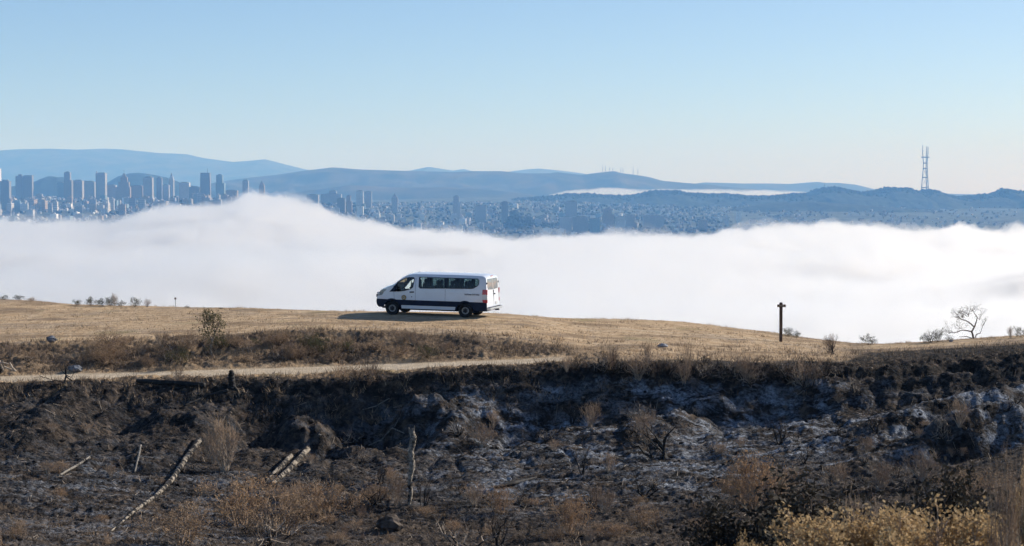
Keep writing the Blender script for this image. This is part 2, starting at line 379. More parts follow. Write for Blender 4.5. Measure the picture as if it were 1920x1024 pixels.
FAR = [(-500, 300), (-200, 290), (0, 283), (40, 280), (100, 279), (150, 281), (200, 279), (230, 280), (300, 287), (350, 289), (380, 296), (440, 304), (480, 301), (500, 299), (530, 307),
       (570, 317), (620, 326), (740, 328), (770, 320), (805, 313), (830, 317), (850, 320), (870, 317), (886, 321), (920, 326), (955, 322), (985, 318), (1010, 316), (1050, 320), (1090, 325), (1120, 332), (1200, 350), (1300, 372)]
ridge('far_mountain', FAR, 29000, 4500, M_RIDGE, 140, 2200, seed=5)
COAST = [(1150, 372), (1240, 350), (1300, 345), (1320, 342), (1390, 344), (1440, 344), (1480, 345), (1530, 341), (1545, 343), (1570, 343), (1600, 346), (1640, 356), (1700, 362), (1920, 366), (2300, 368)]
ridge('coastal_mountain', COAST, 22500, 2500, M_RIDGE, 40, 1800, seed=15)
BRUNO = [(300, 372), (380, 352), (420, 340), (480, 332), (520, 328), (560, 322), (600, 317), (625, 314), (680, 318), (740, 320), (790, 321), (850, 323), (890, 321), (940, 321), (980, 325), (1030, 325), (1045, 323),
         (1090, 328), (1120, 324), (1150, 321), (1165, 325), (1190, 328), (1215, 332), (1240, 339), (1280, 343), (1320, 346), (1360, 350), (1400, 354), (1440, 362), (1500, 375)]
ridge('bald_mountain', BRUNO, 17500, 2300, M_RIDGE, 120, 900, nr=70, seed=25)
ridge('low_hill', [(480, 372), (560, 360), (620, 352), (660, 347), (700, 349), (760, 352), (830, 351), (880, 353), (940, 358), (1000, 366), (1080, 376)], 14300, 1000, M_RIDGE, 22, 500, seed=35)
ridge('park_hill', [(170, 372), (200, 345), (225, 330), (245, 325), (262, 324), (290, 328), (310, 332), (335, 341), (360, 348), (400, 356), (440, 366), (480, 374)], 13800, 800, M_WOODS, 22, 500, seed=45)
ridge('wooded_knoll', [(-150, 350), (0, 352), (55, 346), (80, 335), (92, 331), (115, 332), (135, 338), (180, 340), (220, 352), (260, 368)], 12600, 700, M_WOODS, 15, 400, seed=55, fine=4)

PEAKS = [(960, 378), (1000, 374), (1030, 372), (1060, 368), (1100, 367), (1150, 371), (1185, 370), (1205, 366), (1218, 362), (1270, 362), (1285, 366), (1340, 368), (1362, 367), (1400, 372), (1440, 372), (1480, 368),
         (1510, 366), (1525, 360), (1545, 356), (1565, 355), (1590, 361), (1610, 365), (1640, 361), (1655, 356), (1700, 357), (1712, 363), (1730, 360), (1745, 360), (1760, 367), (1790, 373), (1820, 371), (1860, 367), (1875, 358), (1890, 361), (1920, 363), (2300, 366)]
ridge('wooded_peaks', PEAKS, 12000, 1500, M_WOODS, 60, 420, nr=90, step=1.6, seed=65, fine=7)
ridge('wooded_spur', [(1340, 398), (1400, 388), (1450, 380), (1520, 378), (1600, 384), (1680, 390), (1760, 398), (1840, 404), (2000, 410)], 10400, 900, M_WOODS, 50, 350, nr=60, step=1.8, seed=66, fine=5)

# city slope: rows of (distance, photo row) for a few photo columns
CITY_X = np.array([-500, 0, 200, 400, 640, 800, 960, 1100, 1300, 1500, 1700, 1920, 2400], float)
CITY = [(6300, [480] * 13), (6800, [455, 438, 436, 430, 438, 452, 460, 456, 450, 442, 444, 446, 446]), (7400, [440, 422, 420, 412, 420, 440, 446, 442, 438, 430, 434, 436, 436]),
        (8200, [420, 406, 402, 396, 405, 424, 430, 428, 424, 420, 424, 426, 428]), (9000, [402, 391, 388, 384, 396, 408, 408, 412, 412, 410, 414, 416, 418]), (9700, [388, 378, 374, 374, 387, 395, 392, 398, 402, 400, 404, 406, 408]),
        (10500, [380, 372, 370, 374, 384, 388, 384, 388, 394, 394, 396, 398, 400]), (11500, [376, 374, 374, 377, 381, 381, 378, 380, 386, 388, 388, 390, 390]), (13000, [372, 374, 374, 375, 376, 373, 370, 374, 384, 386, 386, 386, 386]), (15000, [376] * 13)]
CD = np.array([c[0] for c in CITY], float); CZ = np.array([zat(np.array(c[1], float), c[0]) for c in CITY])
def city_h(X, Y):
    X = np.asarray(X, float); Y = np.asarray(Y, float)
    xp = CX + FPX * X / Y
    k = np.clip(np.searchsorted(CD, Y) - 1, 0, len(CD) - 2); t = np.clip((Y - CD[k]) / (CD[k + 1] - CD[k]), 0, 1)
    cols = np.stack([np.interp(xp, CITY_X, CZ[r]) for r in range(len(CD))])
    idx = np.arange(xp.size).reshape(xp.shape)
    c = cols.reshape(len(CD), -1)
    z = c[k.ravel(), idx.ravel()] * (1 - t.ravel()) + c[(k + 1).ravel(), idx.ravel()] * t.ravel()
    z = z.reshape(xp.shape)
    return z + 14 * fbm(X / 700, Y / 700, 3, 70) * sstep(6600, 8000, Y) * (1 - sstep(12500, 14500, Y))
xs = np.arange(-420, 2340, 7.0); ds = np.concatenate([np.arange(6300, 12000, 55.0), np.arange(12000, 15001, 150.0)])
Yg, Ag = np.meshgrid(ds, (xs - CX) / FPX, indexing='ij'); Xg = Ag * Yg
np_obj('city_land', np.stack([Xg, Yg, city_h(Xg, Yg)], -1).reshape(-1, 3), grid_faces(len(ds), len(xs)), M_LAND, smooth=True)['kind'] = 'structure'

# --- fog lying on the bay: a closed body of scattering volume round an added white core
def fog_material(name, dens, aniso=0.0):
    m = bpy.data.materials.new(name); m.use_nodes = True; t = m.node_tree; t.nodes.clear()
    o = t.nodes.new('ShaderNodeOutputMaterial'); v = t.nodes.new('ShaderNodeVolumePrincipled')
    v.inputs['Color'].default_value = (0.958, 0.960, 0.962, 1); v.inputs['Density'].default_value = dens; v.inputs['Anisotropy'].default_value = aniso
    v.inputs['Absorption Color'].default_value = (0, 0, 0, 1)
    t.links.new(v.outputs[0], o.inputs['Volume']); return m
M_FOG = fog_material('fog', 0.032, 0.60)
M_STRIP = fog_material('fog_strip', 0.0018, 0.60)
M_VEIL = fog_material('fog_veil', 0.009, 0.60)
M_VEIL2 = fog_material('fog_wisps', 0.0022, 0.60)
M_WHITECORE = simple('white_core_surface', (0.70, 0.70, 0.70), 1.0, spec=0.0, vary=0.0, scale=0.01)
YF = tab([(-600, 432), (0, 436), (120, 440), (200, 446), (230, 438), (260, 428), (300, 418), (345, 413), (400, 406), (440, 396), (470, 390), (520, 400), (560, 404), (610, 416), (650, 434), (700, 445), (780, 462), (860, 471), (960, 481),
          (1060, 476), (1160, 472), (1300, 470), (1380, 458), (1450, 453), (1560, 450), (1650, 455), (1710, 460), (1760, 460), (1800, 448), (1840, 454), (1880, 462), (1920, 458), (2500, 452)])
def fog_top(X, Y):
    xp = CX + FPX * X / Y
    ze = zat(np.interp(xp, *YF), 6000.0) - 6
    base = HCAM - 150 + 48 * fbm(X / 700, Y / 560, 4, 301)
    k = sstep(4300, 5900, Y) * (1 - 0.25 * sstep(6050, 6600, Y))
    z = base * (1 - k) + ze * k
    bil = fbm(X / 420, Y / 420, 5, 311, ridged=True, gain=0.5)
    z = z + (26 + 10 * k) * (bil - 0.2) + 11 * k * fbm(X / 260, Y / 260, 3, 331)
    return z
def fog_body(name, mat, drop, x0, x1, d0, d1, nx, nd, topf, bottom, parent=None):
    ds = np.linspace(d0, d1, nd); xs = np.linspace(x0, x1, nx)
    Yg, Ag = np.meshgrid(ds, (xs - CX) / FPX, indexing='ij'); Xg = Ag * Yg
    Z = topf(Xg, Yg) - drop
    e = np.minimum(np.minimum((Yg - d0) / 250.0, (d1 - Yg) / 330.0), 1.0)       # rounded rims
    e = np.clip(e, 0, 1); e = np.sqrt(1 - (1 - e) ** 2)
    Z = bottom + np.maximum(Z - bottom, 0.5) * np.maximum(e, 0.004)
    top = np.stack([Xg, Yg, Z], -1).reshape(-1, 3); n = len(top)
    bot = top.copy(); bot[:, 2] = bottom - 0.2
    f = grid_faces(nd, nx); g = f[:, ::-1] + n
    rim = [r for r in range(nx)] + [r * nx + nx - 1 for r in range(1, nd)] + [(nd - 1) * nx + c for c in range(nx - 2, -1, -1)] + [r * nx for r in range(nd - 2, 0, -1)]
    rim = np.array(rim); nxt = np.roll(rim, -1)
    side = np.stack([rim, rim + n, nxt + n, nxt], 1)
    return np_obj(name, np.concatenate([top, bot]), np.concatenate([f, g, side]), mat, parent, smooth=True)
def veil_top(up, amp, sc, seed):
    return lambda X, Y: fog_top(X, Y) + up + amp * (fbm(X / sc, Y / (sc * 1.4), 4, seed, gain=0.55) + 0.5 * fbm(X / (sc * 0.4), Y / (sc * 0.5), 3, seed + 1, ridged=True))
fog = fog_body('fog_bank', M_FOG, 0.0, -500, 2420, 700, 6650, 560, 300, fog_top, 3.0)
tag(fog, 'white fog bank lying over the bay between the ridge and the city', 'fog', kind='stuff')
fog_body('added_white_core', M_WHITECORE, 60.0, -490, 2410, 780, 6480, 300, 200, fog_top, 5.0, fog)  # solid white surface added inside the fog to reflect light
fog_body('thin_veil', M_VEIL, 0.0, -500, 2420, 690, 6690, 700, 330, veil_top(5, 38, 170, 501), 3.1, fog)
fog_body('thin_veil', M_VEIL2, 0.0, -500, 2420, 680, 6740, 700, 330, veil_top(10, 48, 260, 521), 3.2, fog)
def strip_top(X, Y):
    xp = CX + FPX * X / Y
    return zat(np.interp(xp, *tab([(980, 382), (1010, 376), (1040, 366), (1070, 360), (1110, 357), (1140, 355), (1165, 356), (1200, 358), (1250, 358), (1350, 358), (1420, 359), (1500, 362), (1560, 370)])), 14200.0) + 24 * fbm(X / 260, Y / 300, 4, 411, ridged=True) - 10
strip = fog_body('fog_strip', M_STRIP, 0.0, 985, 1570, 13500, 14900, 220, 60, strip_top, 3.0)
tag(strip, 'thin bright fog strip behind the wooded ridge', 'fog', kind='stuff')

# --- the air itself
def haze_box():
    m = bpy.data.materials.new('haze'); m.use_nodes = True; t = m.node_tree; t.nodes.clear()
    o = t.nodes.new('ShaderNodeOutputMaterial'); v = t.nodes.new('ShaderNodeVolumePrincipled')
    v.inputs['Color'].default_value = (0.21, 0.50, 1.0, 1); v.inputs['Density'].default_value = 6.5e-5
    v.inputs['Absorption Color'].default_value = (1, 1, 1, 1); v.inputs['Anisotropy'].default_value = 0.0
    t.links.new(v.outputs[0], o.inputs['Volume'])
    x, y0, y1, z0, z1 = 20000, -5000, 34500, -2.0, 1010
    co = [(sx, yy, zz) for zz in (z0, z1) for yy in (y0, y1) for sx in (-x, x)]
    f = [(0, 2, 3, 1), (4, 5, 7, 6), (0, 1, 5, 4), (2, 6, 7, 3), (0, 4, 6, 2), (1, 3, 7, 5)]
    h = np_obj('haze', co, f, m); tag(h, 'blue haze in the air over the bay and city', 'haze', kind='stuff'); return h
haze_box()
# ------------------------------------------------------------------ the city on the far shore
def facade(name, col, dark, sx, sz):
    """far facade: window bands in both directions, too small to tell apart"""
    m, t, b = new_mat(name); N = t.nodes.new; L = t.links.new
    tc = N('ShaderNodeTexCoord'); br = N('ShaderNodeTexBrick'); mp = N('ShaderNodeMapping')
    sep = N('ShaderNodeSeparateXYZ'); ad = N('ShaderNodeMath'); ad.operation = 'ADD'; cmb = N('ShaderNodeCombineXYZ')
    L(tc.outputs['Object'], sep.inputs[0]); L(sep.outputs[0], ad.inputs[0]); L(sep.outputs[1], ad.inputs[1])
    L(ad.outputs[0], cmb.inputs[0]); L(sep.outputs[2], cmb.inputs[1]); L(cmb.outputs[0], br.inputs['Vector'])
    br.offset = 0.0; br.inputs['Scale'].default_value = 1.0; br.inputs['Brick Width'].default_value = sx; br.inputs['Row Height'].default_value = sz
    br.inputs['Mortar Size'].default_value = sz * 0.22
    br.inputs['Color1'].default_value = (*dark, 1); br.inputs['Color2'].default_value = tuple(v * 1.6 for v in dark) + (1,); br.inputs['Mortar'].default_value = (*col, 1)
    L(br.outputs['Color'], b.inputs['Base Color']); b.inputs['Roughness'].default_value = 0.6; b.inputs['Specular IOR Level'].default_value = 0.3
    return m
FAC = {'dark': facade('dark_facade', (0.24, 0.23, 0.22), (0.07, 0.075, 0.085), 4.0, 3.6), 'mid': facade('grey_facade', (0.38, 0.36, 0.34), (0.09, 0.10, 0.11), 4.5, 3.6),
       'pale': facade('pale_facade', (0.55, 0.53, 0.50), (0.12, 0.13, 0.14), 4.5, 3.5), 'tan': facade('tan_facade', (0.36, 0.28, 0.21), (0.08, 0.07, 0.065), 4.0, 3.5),
       'teal': facade('teal_facade', (0.22, 0.30, 0.32), (0.07, 0.10, 0.12), 6.0, 3.8), 'white': facade('white_facade', (0.78, 0.77, 0.74), (0.30, 0.30, 0.30), 6.0, 3.5)}
M_ROOFM = simple('far_roof', (0.18, 0.17, 0.16), 0.9, vary=0.3, scale=0.1)
M_STEEL = simple('far_steel', (0.05, 0.04, 0.04), 0.6, vary=0.2, scale=0.1)

def box_bm(bm, x0, x1, y0, y1, z0, z1, tx=1.0, ty=1.0):
    """box, top scaled by tx, ty"""
    cx, cyy = (x0 + x1) / 2, (y0 + y1) / 2
    v = [bm.verts.new(p) for p in ((x0, y0, z0), (x1, y0, z0), (x1, y1, z0), (x0, y1, z0))]
    w = [bm.verts.new((cx + (p[0] - cx) * tx, cyy + (p[1] - cyy) * ty, z1)) for p in ((x0, y0), (x1, y0), (x1, y1), (x0, y1))]
    bm.faces.new(v[::-1]); bm.faces.new(w)
    for i in range(4): bm.faces.new((v[i], v[(i + 1) % 4], w[(i + 1) % 4], w[i]))
def bm_obj(name, bm, mat, parent=None, smooth=False):
    me = bpy.data.meshes.new(name); bm.normal_update(); bm.to_mesh(me); bm.free()
    for m in (mat if isinstance(mat, (list, tuple)) else [mat]): me.materials.append(m)
    if smooth: me.polygons.foreach_set('use_smooth', np.ones(len(me.polygons), bool))
    return link(bpy.data.objects.new(name, me), parent)
def boxes(name, mat, parent, *bs):
    bm = bmesh.new()
    for b in bs: box_bm(bm, *b)
    return bm_obj(name, bm, mat, parent)

TG = 'towers on the city skyline'
def tower(x0, x1, yt, D, fac, label, depth=None, yb=None, top='flat', name='office_tower', yaw=0.0):
    s = D / FPX; w = (x1 - x0) * s; X = ((x0 + x1) / 2 - CX) * s
    d = depth or min(max(w * 0.9, 18), 45)
    zb = float(city_h(np.array([X]), np.array([D + d / 2]))[0]) - 6; zt = float(zat(yt, D)); h = max(zt - zb, 12)
    r = empty(name, (X, D + d / 2, zb), yaw, label, 'building', TG); m = FAC[fac]; a, c = w / 2, d / 2
    if top == 'flat':
        boxes('shaft', m, r, (-a, a, -c, c, 0, h * 0.955)); boxes('penthouse', M_ROOFM, r, (-a * 0.62, a * 0.62, -c * 0.6, c * 0.6, h * 0.955 - 1, h))
        boxes('parapet', m, r, (-a - .6, a + .6, -c - .6, c + .6, h * 0.955 - 2.0, h * 0.955 + 0.6))
    elif top == 'fin':
        boxes('shaft', m, r, (-a, a, -c, c, 0, h * 0.97)); boxes('penthouse', M_ROOFM, r, (-a * 0.55, a * 0.75, -c * 0.7, c * 0.7, h * 0.97 - 1, h * 0.99))
        boxes('stair_fin', m, r, (-a - 0.8, -a + 3, -c * 0.3, c * 0.3, 0, h * 1.04))
    elif top == 'step':
        boxes('shaft', m, r, (-a, a, -c, c, 0, h * 0.72)); boxes('upper_shaft', m, r, (-a * 0.9, a * 0.55, -c * 0.8, c * 0.8, h * 0.72 - 1, h)); boxes('penthouse', M_ROOFM, r, (-a * 0.5, a * 0.2, -c * 0.4, c * 0.4, h - 1, h + 4))
    elif top == 'taper':
        boxes('shaft', m, r, (-a, a, -c, c, 0, h * 0.82)); boxes('crown', m, r, (-a * 0.8, a * 0.8, -c * 0.8, c * 0.8, h * 0.82 - 1, h * 0.93, 0.75, 0.75)); boxes('spire', M_ROOFM, r, (-a * 0.35, a * 0.35, -c * 0.35, c * 0.35, h * 0.93 - 1, h * 1.04, 0.2, 0.2))
    elif top == 'flare':
        boxes('shaft', m, r, (-a, a, -c, c, 0, h * 0.96, 0.88, 0.9)); boxes('penthouse', M_ROOFM, r, (-a * 0.86, a * 0.86, -c * 0.86, c * 0.86, h * 0.96 - 1, h)); boxes('antenna', M_STEEL, r, (a * 0.35, a * 0.35 + 1.6, 0, 1.6, h - 1, h + 9 * s * 0.9))
    elif top == 'dome':
        boxes('wing', m, r, (-a, a, -c, c, 0, h * 0.52)); boxes('central_block', FAC['tan'], r, (-a * 0.62, a * 0.85, -c * 0.7, c * 0.7, h * 0.52 - 1, h * 0.70)); boxes('upper_block', FAC['tan'], r, (-a * 0.35, a * 0.6, -c * 0.5, c * 0.5, h * 0.70 - 1, h * 0.86))
        boxes('crown', FAC['tan'], r, (-a * 0.22, a * 0.46, -c * 0.35, c * 0.35, h * 0.86 - 1, h, 0.35, 0.35)); boxes('flagpole', M_STEEL, r, (a * 0.1, a * 0.1 + 1.3, 0, 1.3, h - 1, h + 16))
    elif top == 'twin':
        boxes('shaft', m, r, (-a, -a * 0.12, -c, c, 0, h * 0.96)); boxes('shaft', FAC['dark'], r, (a * 0.0, a, -c, c, 0, h * 0.99)); boxes('recess', M_ROOFM, r, (-a * 0.12, a * 0.0, -c * 0.7, c, 0, h * 0.9)); boxes('penthouse', M_ROOFM, r, (-a * 0.7, -a * 0.3, -c * 0.5, c * 0.5, h * 0.96 - 1, h * 1.02))
    return r
T = tower
T(-9, 1, 313, 9300, 'white', 'white tower cut off by the left edge of the view')
T(1, 18, 337, 9000, 'dark', 'dark square office tower beside the left edge of the view')
T(30, 61, 328, 9600, 'dark', 'broad dark twin slab, widest tower of the skyline', top='twin', depth=30)
T(108, 120, 341, 9900, 'teal', 'pale teal block just left of a slim dark tower')
T(120, 135, 323, 9700, 'dark', 'slim dark tower with a bright right edge between pale blocks', top='step')
T(138, 155, 337, 9800, 'mid', 'grey office block right of the slim dark tower')
T(156, 178, 339, 10000, 'mid', 'wide grey office block just left of the tower with a corner fin')
T(180, 198, 323, 9600, 'mid', 'tall square tower with a fin at its upper corner', top='fin')
T(201, 217, 346, 9700, 'mid', 'low grey block right of the tower with a corner fin')
T(217, 244, 325, 9500, 'tan', 'broad stepped hotel with a domed top and flagpole', top='dome', depth=34, name='hotel_building')
T(246, 268, 347, 9800, 'tan', 'brown mid-height block right of the domed hotel')
T(269, 286, 331, 9500, 'mid', 'tall grey slab with a dark roof right of the domed hotel')
T(294, 304, 332, 9700, 'dark', 'slender dark tower between the grey slab and a pale tower')
T(305, 317, 346, 9600, 'mid', 'low grey block left of the pale needle tower')
T(317, 326, 326, 9900, 'pale', 'pale slender tower with a tapering crown', top='taper')
T(336, 355, 341, 9700, 'pale', 'pale broad block left of the black flared tower')
T(355, 375, 349, 9600, 'dark', 'low dark block at the foot of the black flared tower')
T(375, 395, 324, 9400, 'dark', 'black tower with flared base and antenna above the fog hump', top='flare', depth=30)
T(405, 421, 328, 9300, 'teal', 'stepped grey tower right of the black flared tower', top='step')
T(423, 445, 356, 9500, 'tan', 'low wide block right of the stepped grey tower')
T(455, 466, 337, 9600, 'mid', 'lone narrow tower just above the top of the fog hump')
T(486, 496, 340, 9600, 'tan', 'narrow tan tower with a pointed top right of the fog hump', top='taper')
T(524, 536, 365, 9300, 'mid', 'short dark block half sunk behind the fog right of the pointed tan tower')
T(575, 597, 364, 9100, 'mid', 'square grey block standing on the fog edge')
T(602, 640, 363, 9900, 'mid', 'very wide low block behind the square grey block')
T(617, 631, 357, 10100, 'mid', 'small block rising over the wide low block')
T(632, 647, 371, 8500, 'dark', 'dark apartment tower rising from the fog, left of a pair')
T(649, 660, 367, 8450, 'tan', 'brown apartment tower with white top, right of a pair', top='step')
T(668, 681, 357, 9500, 'pale', 'pale slab tower, left of two slabs above the brown apartment tower')
T(684, 697, 358, 9600, 'mid', 'grey slab tower, right of two slabs above the brown apartment tower')
T(668, 681, 386, 8300, 'white', 'small white block below the two slab towers')
T(734, 746, 364, 9000, 'mid', 'lone slim tower with a peaked roof above the rooftops', top='taper')
T(849, 864, 368, 8900, 'mid', 'stepped apartment tower with a bright upper corner right of the lone peaked tower', top='step')
T(890, 912, 384, 8600, 'mid', 'wide mid-height block left of the tree-topped hill')
T(940, 953, 377, 8500, 'dark', 'dark tower against the left side of the tree-topped hill')
T(1060, 1082, 376, 8500, 'mid', 'square tower right of the tree-topped hill')
T(1130, 1152, 391, 8200, 'tan', 'stepped brown block right of the square tower', top='step')
T(1050, 1072, 406, 7700, 'pale', 'pale apartment block low on the slope near the fog, leftmost of three')
T(1074, 1103, 405, 7650, 'mid', 'grey apartment block low on the slope near the fog, middle of three')
T(1106, 1125, 409, 7600, 'teal', 'bluish apartment block low on the slope near the fog, rightmost of three')
T(1155, 1172, 405, 7900, 'pale', 'pale slab right of the stepped brown block')
T(1174, 1190, 402, 8000, 'mid', 'narrow grey slab right of the pale slab')
T(1206, 1245, 403, 8000, 'mid', 'long low block right of the narrow grey slab')
T(1310, 1326, 412, 7700, 'tan', 'brown block near the right end of the buildings')
T(1360, 1367, 402, 8000, 'pale', 'thin pale church-like tower near the right end of the buildings', top='taper')
T(1380, 1389, 396, 8600, 'white', 'small white block at the right end of the buildings')

# unit box meshes shared by the mid-rise blocks
UNIT = []
for key in ('mid', 'pale', 'tan', 'white', 'teal', 'dark'):
    bm = bmesh.new(); box_bm(bm, -.5, .5, -.5, .5, 0, 1); box_bm(bm, -.2, .15, -.2, .2, 0.99, 1.12)
    me = bpy.data.meshes.new('apartment_building'); bm.to_mesh(me); bm.free()
    m = FAC[key].copy(); m.name = key + '_block'; 
    tcn = [n for n in m.node_tree.nodes if n.type == 'TEX_COORD'][0]
    brn = [n for n in m.node_tree.nodes if n.type == 'TEX_BRICK'][0]; brn.inputs['Brick Width'].default_value = 0.22; brn.inputs['Row Height'].default_value = 0.16; brn.inputs['Mortar Size'].default_value = 0.04
    me.materials.append(m); UNIT.append(me)
R = random.Random(7)
def district(x):
    return ('mid-rise block crowded on the slope under the skyline towers', 'city blocks under the skyline') if x < 430 else \
           ('mid-rise block on the slope between the fog hump and the tree-topped hill', 'city blocks mid slope') if x < 960 else ('mid-rise block on the hazy slope right of the tree-topped hill', 'city blocks right slope')
n = 0
while n < 230:
    x = R.uniform(-30, 1420); D = R.uniform(7050, 9900)
    if x < 430 and D < 7400 or R.random() < 0.35 * (x > 1150): continue
    s = D / FPX; X = (x - CX) * s; w = R.uniform(14, 34); d = R.uniform(14, 30); h = R.uniform(13, 34) * (0.8 if x > 1100 else 1)
    o = bpy.data.objects.new('apartment_building', UNIT[R.choice([0, 0, 1, 1, 2, 3, 3, 4, 5])])
    o.location = (X, D, float(city_h(np.array([X]), np.array([D]))[0]) - 3); o.scale = (w, d, h); o.rotation_euler = (0, 0, R.uniform(-0.25, 0.25))
    COL.objects.link(o); lb, gp = district(x)
    shade = {'mid': 'grey', 'pale': 'pale', 'tan': 'brown', 'white': 'white', 'teal': 'bluish', 'dark': 'dark'}[('mid', 'pale', 'tan', 'white', 'teal', 'dark')[UNIT.index(o.data)]]
    tag(o, shade + (' upper ' if D > 8900 else ' lower ' if D < 7900 else ' ') + lb, 'building', gp); n += 1

for i in range(70):      # taller blocks packed round the feet of the skyline towers
    x = R.uniform(-20, 450); D = R.uniform(8300, 9250); s = D / FPX; X = (x - CX) * s; h = R.uniform(26, 56)
    key = R.choice([0, 0, 1, 2, 2, 4, 5]); o = bpy.data.objects.new('apartment_building', UNIT[key])
    o.location = (X, D, float(city_h(np.array([X]), np.array([D]))[0]) - 3); o.scale = (R.uniform(16, 38), R.uniform(16, 30), h); o.rotation_euler = (0, 0, R.uniform(-.2, .2)); COL.objects.link(o)
    tag(o, ('grey', 'pale', 'brown', '', 'bluish', 'dark')[key] + (' tall' if h > 41 else '') + ' block packed at the feet of the skyline towers ' + ('left of the domed hotel' if x < 217 else 'right of the domed hotel'), 'building', 'blocks at the feet of the skyline towers')

# the rest of the rooftops: thousands of small houses
def houses(n=9000, seed=3):
    g = np.random.default_rng(seed)
    x = g.uniform(-330, 2200, n * 2); D = 6850 + (g.random(n * 2) ** 0.8) * 4700
    keep = g.random(n * 2) < np.where(x < 430, 0.75, np.where(x < 1300, 0.6, np.where(x < 1700, 0.30, 0.10)))
    keep &= noise2(x / 90.0, D / 500.0, 4) > -0.22
    x = x[keep][:n]; D = D[keep][:n]; n = len(x)
    X = (x - CX) / FPX * D; Z = city_h(X, D) - 2
    w = g.uniform(5, 13, n); d = g.uniform(7, 14, n); h = g.uniform(6, 13, n); a = g.choice([0.12, -0.2, 0.9], n) + g.normal(0, .08, n)
    u = np.array([(-1, -1, 0), (1, -1, 0), (1, 1, 0), (-1, 1, 0), (-1, -1, 1), (1, -1, 1), (1, 1, 1), (-1, 1, 1), (0, -1, 1.3), (0, 1, 1.3)], float)
    P = u[None] * np.stack([w / 2, d / 2, h], 1)[:, None, :]
    c, s = np.cos(a)[:, None], np.sin(a)[:, None]
    Q = np.stack([P[..., 0] * c - P[..., 1] * s + X[:, None], P[..., 0] * s + P[..., 1] * c + D[:, None], P[..., 2] + Z[:, None]], -1)
    f = np.array([(0, 1, 5, 4), (1, 2, 6, 5), (2, 3, 7, 6), (3, 0, 4, 7), (4, 8, 9, 7), (8, 5, 6, 9)])
    t = np.array([(4, 5, 8), (6, 7, 9)])
    F = (f[None] + np.arange(n)[:, None, None] * 10).reshape(-1, 4)
    m, tr, b = new_mat('house_walls')
    an = tr.nodes.new('ShaderNodeAttribute'); an.attribute_name = 'paint'; tr.links.new(an.outputs['Color'], b.inputs['Base Color']); b.inputs['Roughness'].default_value = 0.8
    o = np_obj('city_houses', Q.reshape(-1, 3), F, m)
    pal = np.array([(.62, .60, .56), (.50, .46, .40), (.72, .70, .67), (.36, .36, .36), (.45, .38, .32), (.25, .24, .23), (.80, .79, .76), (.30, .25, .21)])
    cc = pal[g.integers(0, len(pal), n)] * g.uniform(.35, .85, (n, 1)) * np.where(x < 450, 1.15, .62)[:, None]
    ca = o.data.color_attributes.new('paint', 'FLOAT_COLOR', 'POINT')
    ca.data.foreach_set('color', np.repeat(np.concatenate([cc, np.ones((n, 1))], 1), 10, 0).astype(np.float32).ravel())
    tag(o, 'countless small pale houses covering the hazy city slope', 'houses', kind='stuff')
houses()

_t = (1 + 5 ** .5) / 2
ICO_V = np.array([(-1, _t, 0), (1, _t, 0), (-1, -_t, 0), (1, -_t, 0), (0, -1, _t), (0, 1, _t), (0, -1, -_t), (0, 1, -_t), (_t, 0, -1), (_t, 0, 1), (-_t, 0, -1), (-_t, 0, 1)], float) / 1.902
ICO_F = np.array([(0, 11, 5), (0, 5, 1), (0, 1, 7), (0, 7, 10), (0, 10, 11), (1, 5, 9), (5, 11, 4), (11, 10, 2), (10, 7, 6), (7, 1, 8), (3, 9, 4), (3, 4, 2), (3, 2, 6), (3, 6, 8), (3, 8, 9), (4, 9, 5), (2, 4, 11), (6, 2, 10), (8, 6, 7), (9, 8, 1)])
def blobs(name, P, r, hgt, mat, label, seed=1):
    g = np.random.default_rng(seed); n = len(P)
    V = ICO_V[None] * (1 + g.uniform(-.3, .3, (n, 12, 1))) * np.stack([r, r, hgt / 2], 1)[:, None, :] + (P + np.stack([0 * r, 0 * r, hgt * 0.42], 1))[:, None, :]
    o = np_obj(name, V.reshape(-1, 3), (ICO_F[None] + np.arange(n)[:, None, None] * 12).reshape(-1, 3), mat)
    return tag(o, label, 'trees', kind='stuff')
def woods(seed=9):
    g = np.random.default_rng(seed)
    # along and below the wooded peaks' skyline
    x = g.uniform(960, 2250, 5200); t = -np.abs(g.normal(0, 0.12, 5200)); D = 12000 + t * 1500
    zc = zat(np.interp(x, *tab(PEAKS)), 12000); prof = (0.5 + 0.5 * np.cos(np.pi * t)) ** 0.9
    P = np.stack([(x - CX) / FPX * 12000, D, zc * prof - 4], 1)
    blobs('peak_woods', P, g.uniform(6, 15, len(P)), g.uniform(10, 30, len(P)), M_WOODS, 'dark woods along the skyline of the wooded peaks', 2)
    # street and park trees in the city; a tree-topped hill stands out
    x = g.uniform(-250, 1500, 4200); D = g.uniform(6900, 11000, 4200)
    k = (noise2(x / 70.0, D / 420.0, 44) > np.where(x < 430, .12, -.02)) & (x < 1300 + 120 * g.random(4200)); x, D = x[k], D[k]
    x2 = np.concatenate([g.normal(966, 11, 260), g.normal(990, 9, 110), g.normal(1035, 12, 80)]); D2 = g.normal(8300, 60, len(x2))
    X = (np.concatenate([x, x2]) - CX) / FPX * np.concatenate([D, D2]); D = np.concatenate([D, D2])
    up = np.concatenate([0 * x, np.exp(-((x2 - 966) / 14) ** 2) * 62 + np.exp(-((x2 - 992) / 10) ** 2) * 30]) * np.concatenate([0 * x, g.random(len(x2)) ** .5])
    P = np.stack([X, D, city_h(X, D) - 1 + up], 1)
    blobs('city_trees', P, g.uniform(5, 11, len(P)), g.uniform(9, 17, len(P)), M_WOODS, 'dark street and park trees scattered between the city houses', 3)
woods()

